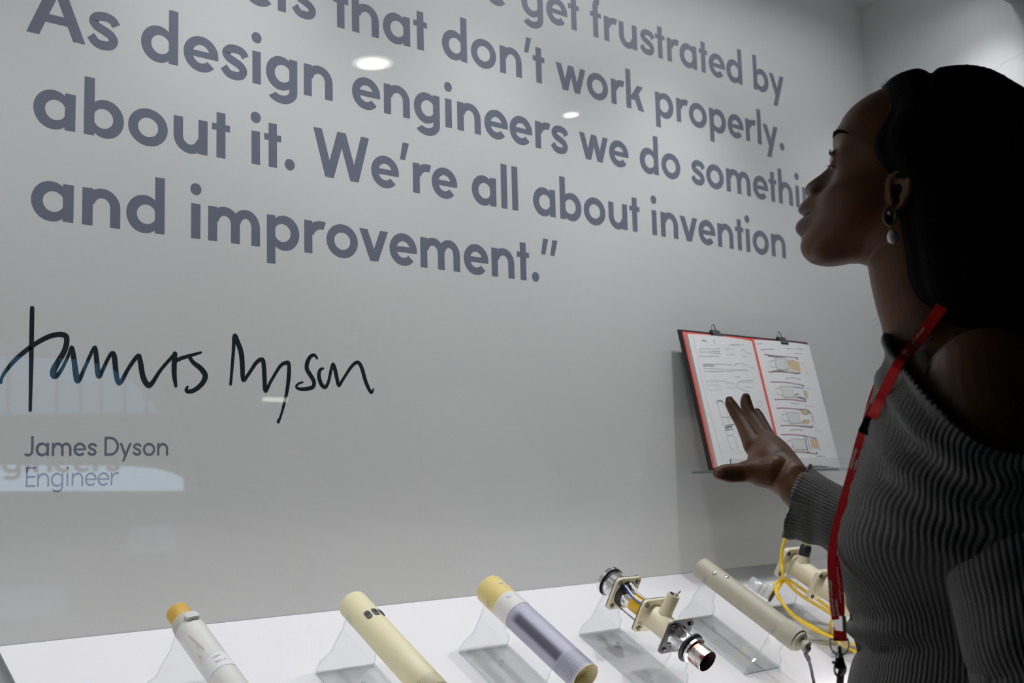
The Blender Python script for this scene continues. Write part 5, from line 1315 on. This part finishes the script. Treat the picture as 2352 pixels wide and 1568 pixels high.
def rib_text(C, Wv, s0, lines, xh, rev, par, off=0.0):
    """prints lines along the ribbon starting s0 metres from its top; rev reads upwards"""
    seg = np.concatenate([[0], np.cumsum(np.linalg.norm(np.diff(C, axis=0), axis=1))])
    def place(x, y, l):
        s = s0 - x if rev else s0 + x
        i = int(np.clip(np.searchsorted(seg, s) - 1, 0, len(C) - 2)); t = (s - seg[i]) / (seg[i + 1] - seg[i] + 1e-9)
        c = C[i] + (C[i + 1] - C[i]) * t; w_ = Wv[i] + (Wv[i + 1] - Wv[i]) * t; w_ = w_ / np.linalg.norm(w_); tt = C[i + 1] - C[i]
        nn = np.cross(w_, tt); nn /= np.linalg.norm(nn); 
        if np.dot(nn, C0 - c) < 0: nn = -nn
        if not rev: w_ = -w_
        return c + w_ * y * WSIGN + nn * (.0013 + l)
    mb = MB(); k = len(lines)
    for q, tx in enumerate(lines):
        y0 = (k / 2 - q - 1) * xh * 2.05 + xh * .35 + off
        add_text(mb, tx, xh, .26, lambda x, y, l: place(x, y0 + y, l), 0, .00012)
    mb.build('printed_text', 'print', par, None)
WSIGN = -1.0
IMP = ['Imperial College', 'London']
C1, W1, o1_ = ribbon([(2186, 668), (2172, 692), (2140, 738), (2108, 782), (2078, 815), (2058, 845), (2034, 893), (2012, 938), (2003, 960)], lambda t: .0105 if t < .5 else .0085, .0090, 'upper_ribbon')
rib_text(C1, W1, .078, IMP, .00225, True, o1_); rib_text(C1, W1, .150, IMP, .0019, True, o1_)
# buckle and the short lengths folded round it
C2, W2, _ = ribbon([(2010, 930), (2003, 948), (1998, 960)], lambda t: .0088, .0070, 'ribbon_loop')
bc = cast(1991, 976, .0085); b1 = cast(1985, 992, .006)
tdir = P3(1983, 992, .03) - P3(2000, 958, .03); tdir /= np.linalg.norm(tdir); vd = bc - C0; vd /= np.linalg.norm(vd); wd_ = np.cross(tdir, vd); wd_ /= np.linalg.norm(wd_)
mb = MB(); mb.prism(rrect(.0095, .0165, .0015), bc - vd * .002, wd_, tdir, -.004 if np.dot(np.cross(wd_, tdir), vd) > 0 else .004); mb.prism(rrect(.0070, .006, .001), bc - vd * .0030 + tdir * .001, wd_, tdir, -.002 if np.dot(np.cross(wd_, tdir), vd) > 0 else .002); mb.build('buckle', 'blackp', e, 30)
C3, W3_, o3_ = ribbon([(1983, 990), (1976, 1012), (1966, 1050), (1953, 1098), (1941, 1140), (1930, 1180), (1921, 1215), (1914, 1250)], lambda t: .0085 - .0022 * t, .0075, 'lower_ribbon')
rib_text(C3, W3_, .062, IMP, .0018, True, o3_)
# the straps hang clear of the chest below the bust
hl = .022
def hang(path, wd, name, l0):
    pts = catmull([np.array(p, float) for p in path], 8); C = np.array([P3(p[0], p[1], l0) for p in pts]); n = len(C); Wv = []
    for i in range(n):
        t = C[min(i + 1, n - 1)] - C[max(i - 1, 0)]; t /= np.linalg.norm(t); v = C[i] - C0; v /= np.linalg.norm(v); w_ = np.cross(t, v); w_ /= np.linalg.norm(w_); Wv.append(face_left(w_, v, t, wd(i / (n - 1))))
    Wv = np.array(Wv); mb = MB(); vs = []
    for i in range(n):
        nn = np.cross(Wv[i], C[min(i + 1, n - 1)] - C[max(i - 1, 0)]); nn /= np.linalg.norm(nn)
        vs += [C[i] + Wv[i] / 2 + nn * .0007, C[i] - Wv[i] / 2 + nn * .0007, C[i] - Wv[i] / 2 - nn * .0007, C[i] + Wv[i] / 2 - nn * .0007]
    mb.add(vs, [(4 * i + a, 4 * i + (a + 1) % 4, 4 * i + 4 + (a + 1) % 4, 4 * i + 4 + a) for i in range(n - 1) for a in range(4)] + [(0, 1, 2, 3), (4 * n - 1, 4 * n - 2, 4 * n - 3, 4 * n - 4)])
    return C, Wv, mb.build(name, 'red', e, 30)
LH = loc3(C3[-1])[1]
C4, W4, o4_ = hang([(1914, 1248), (1911, 1275), (1911, 1310), (1914, 1350), (1918, 1390), (1923, 1422)], lambda t: .0066 + .0018 * t, 'lower_ribbon', LH)
rib_text(C4, W4, .061, IMP, .0019, True, o4_)
C5, W5, o5_ = hang([(1918, 1275), (1924, 1305), (1930, 1345), (1933, 1385), (1933, 1422)], lambda t: .0045, 'lower_ribbon', LH - .006)
rib_text(C5, W5, .010, IMP[:1], .0019, False, o5_)
# far strap, a red edge seen beyond the chest
hang([(2044, 805), (2028, 842), (2012, 880), (1999, 915), (1990, 948), (1981, 985), (1970, 1022), (1962, 1060), (1950, 1098), (1936, 1142), (1924, 1180)], lambda t: .0032, 'far_ribbon', -.012)
cr = P3(1928, 1430, LH - .002)
mb = MB(); wa, na_ = (FDIR + VDIR) / 2 ** .5, (FDIR - VDIR) / 2 ** .5; mb.box(cr, (.0125, .0045, .0125), [wa, na_, ZDIR]); mb.build('metal_crimp', 'steel', e, 30)
hang([(1929, 1440), (1929.5, 1455), (1930, 1472)], lambda t: .0098 + .0012 * t, 'ribbon_loop', LH - .002)
rc = P3(1928, 1483, LH - .002)
mb = MB(); mb.tube([rc + FDIR * .0075 + ZDIR * .006] + [rc + FDIR * math.cos(t) * .0078 + ZDIR * (math.sin(t) * .0095 + .002) for t in np.linspace(.4, -3.54, 26)] + [rc - FDIR * .0075 + ZDIR * .006, rc + FDIR * .0075 + ZDIR * .006], .0007, 8); mb.build('ring', 'steel', e)
k0 = P3(1928, 1494, LH - .002)
mb = MB(); mb.lathe(k0 + ZDIR * .004, -ZDIR, [(0, .0016), (.002, .0022), (.0045, .0022), (.006, .0016), (.009, .003), (.0095, .003)], 14, up=FDIR); mb.build('swivel', 'steel', e)
mb = MB(); hk = [(1927, 1500), (1922, 1512), (1918, 1528), (1917, 1540), (1922, 1550), (1931, 1552), (1939, 1546), (1942, 1535), (1938, 1522), (1932, 1510), (1929, 1500)]
mb.tube(catmull([P3(x, y, LH - .002) for x, y in hk], 6), .0011, 8); 
mb.prism([(-.0025, 0), (.0025, 0), (.0052, -.012), (.0025, -.0135), (-.0025, -.0135), (-.0046, -.012)], P3(1928, 1499, LH - .001), FDIR, ZDIR, -.0022)
mb.tube([P3(1922, 1519, LH), P3(1913, 1521, LH)], .0009, 8); mb.tube([P3(1913, 1517, LH), P3(1913, 1524, LH)], .001, 8); mb.build('trigger_clip', 'steel', e, 40)
mb = MB(); pp = [P3(1934, 1532, LH - .004), P3(1930, 1550, LH - .003), P3(1928, 1575, LH - .003), P3(1928, 1610, LH - .003)]
for i, p in enumerate(pp): mb.v += [tuple(p + FDIR * .0028 - VDIR * .0012 * i), tuple(p - FDIR * .0028 + VDIR * .003)]
for i in range(3): mb.f.append((2 * i, 2 * i + 1, 2 * i + 3, 2 * i + 2)); mb.mi.append(0)
ob = mb.build('badge_strap', 'strapw', e, None); sd = ob.modifiers.new('t', 'SOLIDIFY'); sd.thickness = .0008
mb = MB(); mb.box(pp[-1] - ZDIR * .055, (.060, .0008, .095), [FDIR * .8 + VDIR * .6, np.cross(ZDIR, FDIR * .8 + VDIR * .6), ZDIR]); mb.build('badge', 'label', e, None)

# ------------------------------------------------------------------ the dim room behind, seen faintly in the glass
RX0, RX1, RY0, RZ = -5.0, 6.5, -6.0, 3.1
def plane_box(name, a, b, m):
    mb = MB(); a = np.array(a, float); b = np.array(b, float); mb.box((a + b) / 2, b - a); return struct(name, mb, m)
plane_box('floor', (RX0, RY0, -.05), (RX1, BACK_Y + .05, 0), 'floor')
plane_box('ceiling', (RX0, RY0, RZ), (RX1, BACK_Y + .05, RZ + .05), 'room')
plane_box('wall_back', (RX0, RY0 - .1, 0), (RX1, RY0, RZ), 'room')
plane_box('wall_side_left', (RX0 - .1, RY0, 0), (RX0, BACK_Y, RZ), 'room')
plane_box('wall_side_right', (RX1, RY0, 0), (RX1 + .1, BACK_Y, RZ), 'room')
plane_box('wall_flank_left', (RX0, GLASS_Y, 0), (LEFT_X - TH, GLASS_Y + .1, RZ), 'roomlight')
plane_box('wall_flank_right', (END_X + TH, GLASS_Y, 0), (RX1, GLASS_Y + .1, RZ), 'roomlight')
def mir(px, py, Y):
    """where something in the room must stand at depth Y so that the glass mirrors it at this pixel"""
    r = ray(px, py); t = (2 * GLASS_Y - Y) / r[1]; p = C0 + r * t; return np.array([p[0], Y, p[2]])
def mir_z(px, py, Z):
    r = ray(px, py); t = (Z - C0[2]) / r[2]; p = C0 + r * t; return np.array([p[0], 2 * GLASS_Y - p[1], Z])
# daylit arched window in the back wall
WY = RY0 + .02
def room_win(name, outl, m, yy=WY):
    P = [mir(x, y, yy) for x, y in outl]; mb = MB(); mb.prism([(p[0], p[2]) for p in P], (0, yy, 0), (1, 0, 0), (0, 0, 1), .015); return mb.build(name, m, None, None)
o = room_win('window_2', [(-170, 952), (362, 948), (330, 905), (290, 868), (235, 838), (170, 826), (100, 822), (0, 818), (-170, 815)], 'sky_hi'); o['kind'] = 'structure'
o = room_win('window_3', [(-170, 1128), (418, 1127), (417, 1098), (395, 1086), (350, 1075), (290, 1070), (-170, 1066)], 'sky_lo'); o['kind'] = 'structure'
o = room_win('window_4', [(285, 1272), (400, 1268), (400, 1205), (300, 1208)], 'sky_dim'); o['kind'] = 'structure'
o = room_win('window_5', [(-170, 1345), (150, 1345), (150, 1420), (-170, 1425)], 'sky_dim'); o['kind'] = 'structure'
mb = MB()
for x in (18, 70, 130, 185, 232, 285, 335):
    a, b = mir(x, 955, WY + .03), mir(x, 800, WY + .03); mb.box((a + b) / 2, (.018, .02, abs(b[2] - a[2])))
struct('trim_3', mb, 'frame')
mb = MB(); P = [mir(x, y, WY + .05) for x, y in [(440, 1135), (425, 1040), (405, 985), (370, 915), (320, 858), (240, 812), (100, 795), (-170, 790)]]
mb.tube(catmull(P, 6), .05, 8); struct('trim_4', mb, 'roomlight')
# dark sign letters across the lower panes (their mirror image is what the photograph shows)
mb = MB(); a, b = mir(-25, 1086, WY + .04), mir(300, 1092, WY + .04); wl_ = abs(b[0] - a[0]); tw = text_polys('engineers', 1, .24)[1]; xh = wl_ / tw * 1.12
add_text(mb, 'engineers', xh, .24, lambda x, y, l: (a[0] - .20 + x, a[1] + l, a[2] + y), 0, .02)
o = mb.build('sign_lettering', 'frame', None, None); tag(o, 'dark sign letters across the bright window, mirrored in the glass at lower left', 'lettering')
# ceiling lamps mirrored in the glass
for i, (px, py, sx) in enumerate(((853, 146, .085), (1308, 264, .040))):
    p = mir_z(px, py, RZ - .004)
    e = empty('ceiling_downlight', p, ['round recessed ceiling downlight mirrored beside the word engineers', 'small recessed ceiling downlight mirrored beside the word properly'][i], 'light', 'ceiling downlights')
    mb = MB(); mb.lathe(p, -ZDIR, [(0, sx), (.002, sx), (.003, sx * .9)], 32, up=(1, 0, 0)); mb.build('reflector', 'lamp_rim', e, None)
    mb = MB(); mb.lathe(p - ZDIR * .004, -ZDIR, [(0, sx * .72), (.001, sx * .72)], 32, up=(1, 0, 0)); mb.build('lamp', 'lamp', e, None)
p, p2 = mir(604, 918, RY0 + .4), mir(656, 917, RY0 + .4)
e = empty('strip_light', (p + p2) / 2, 'short white strip light mirrored under the signature', 'light')
mb = MB(); mb.box((p + p2) / 2, (abs(p2[0] - p[0]), .03, .028)); mb.build('lamp', 'lamp_rim', e, None)
mb = MB(); mb.box((p + p2) / 2 + np.array([0, -.03, .0]), (abs(p2[0] - p[0]) + .05, .03, .05)); mb.box(((p + p2) / 2)[:2].tolist() + [RZ / 2 + ((p + p2) / 2)[2] / 2], (.015, .015, RZ - ((p + p2) / 2)[2])); mb.build('housing', 'frame', e, None)
# showcase lamps: small rings in the case ceiling round the lights above
for i, lx in enumerate(LAMP_X):
    e = empty('showcase_spotlight', (lx, LAMP_Y, CEIL_Z), 'small round spotlight in the top of the showcase, above the frame', 'light', 'showcase spotlights')
    mb = MB(); mb.tube([(lx + .040 * math.cos(t), LAMP_Y + .040 * math.sin(t), CEIL_Z - .006) for t in np.linspace(0, 2 * math.pi, 30)], .006, 8); mb.build('trim_ring', 'steel', e)
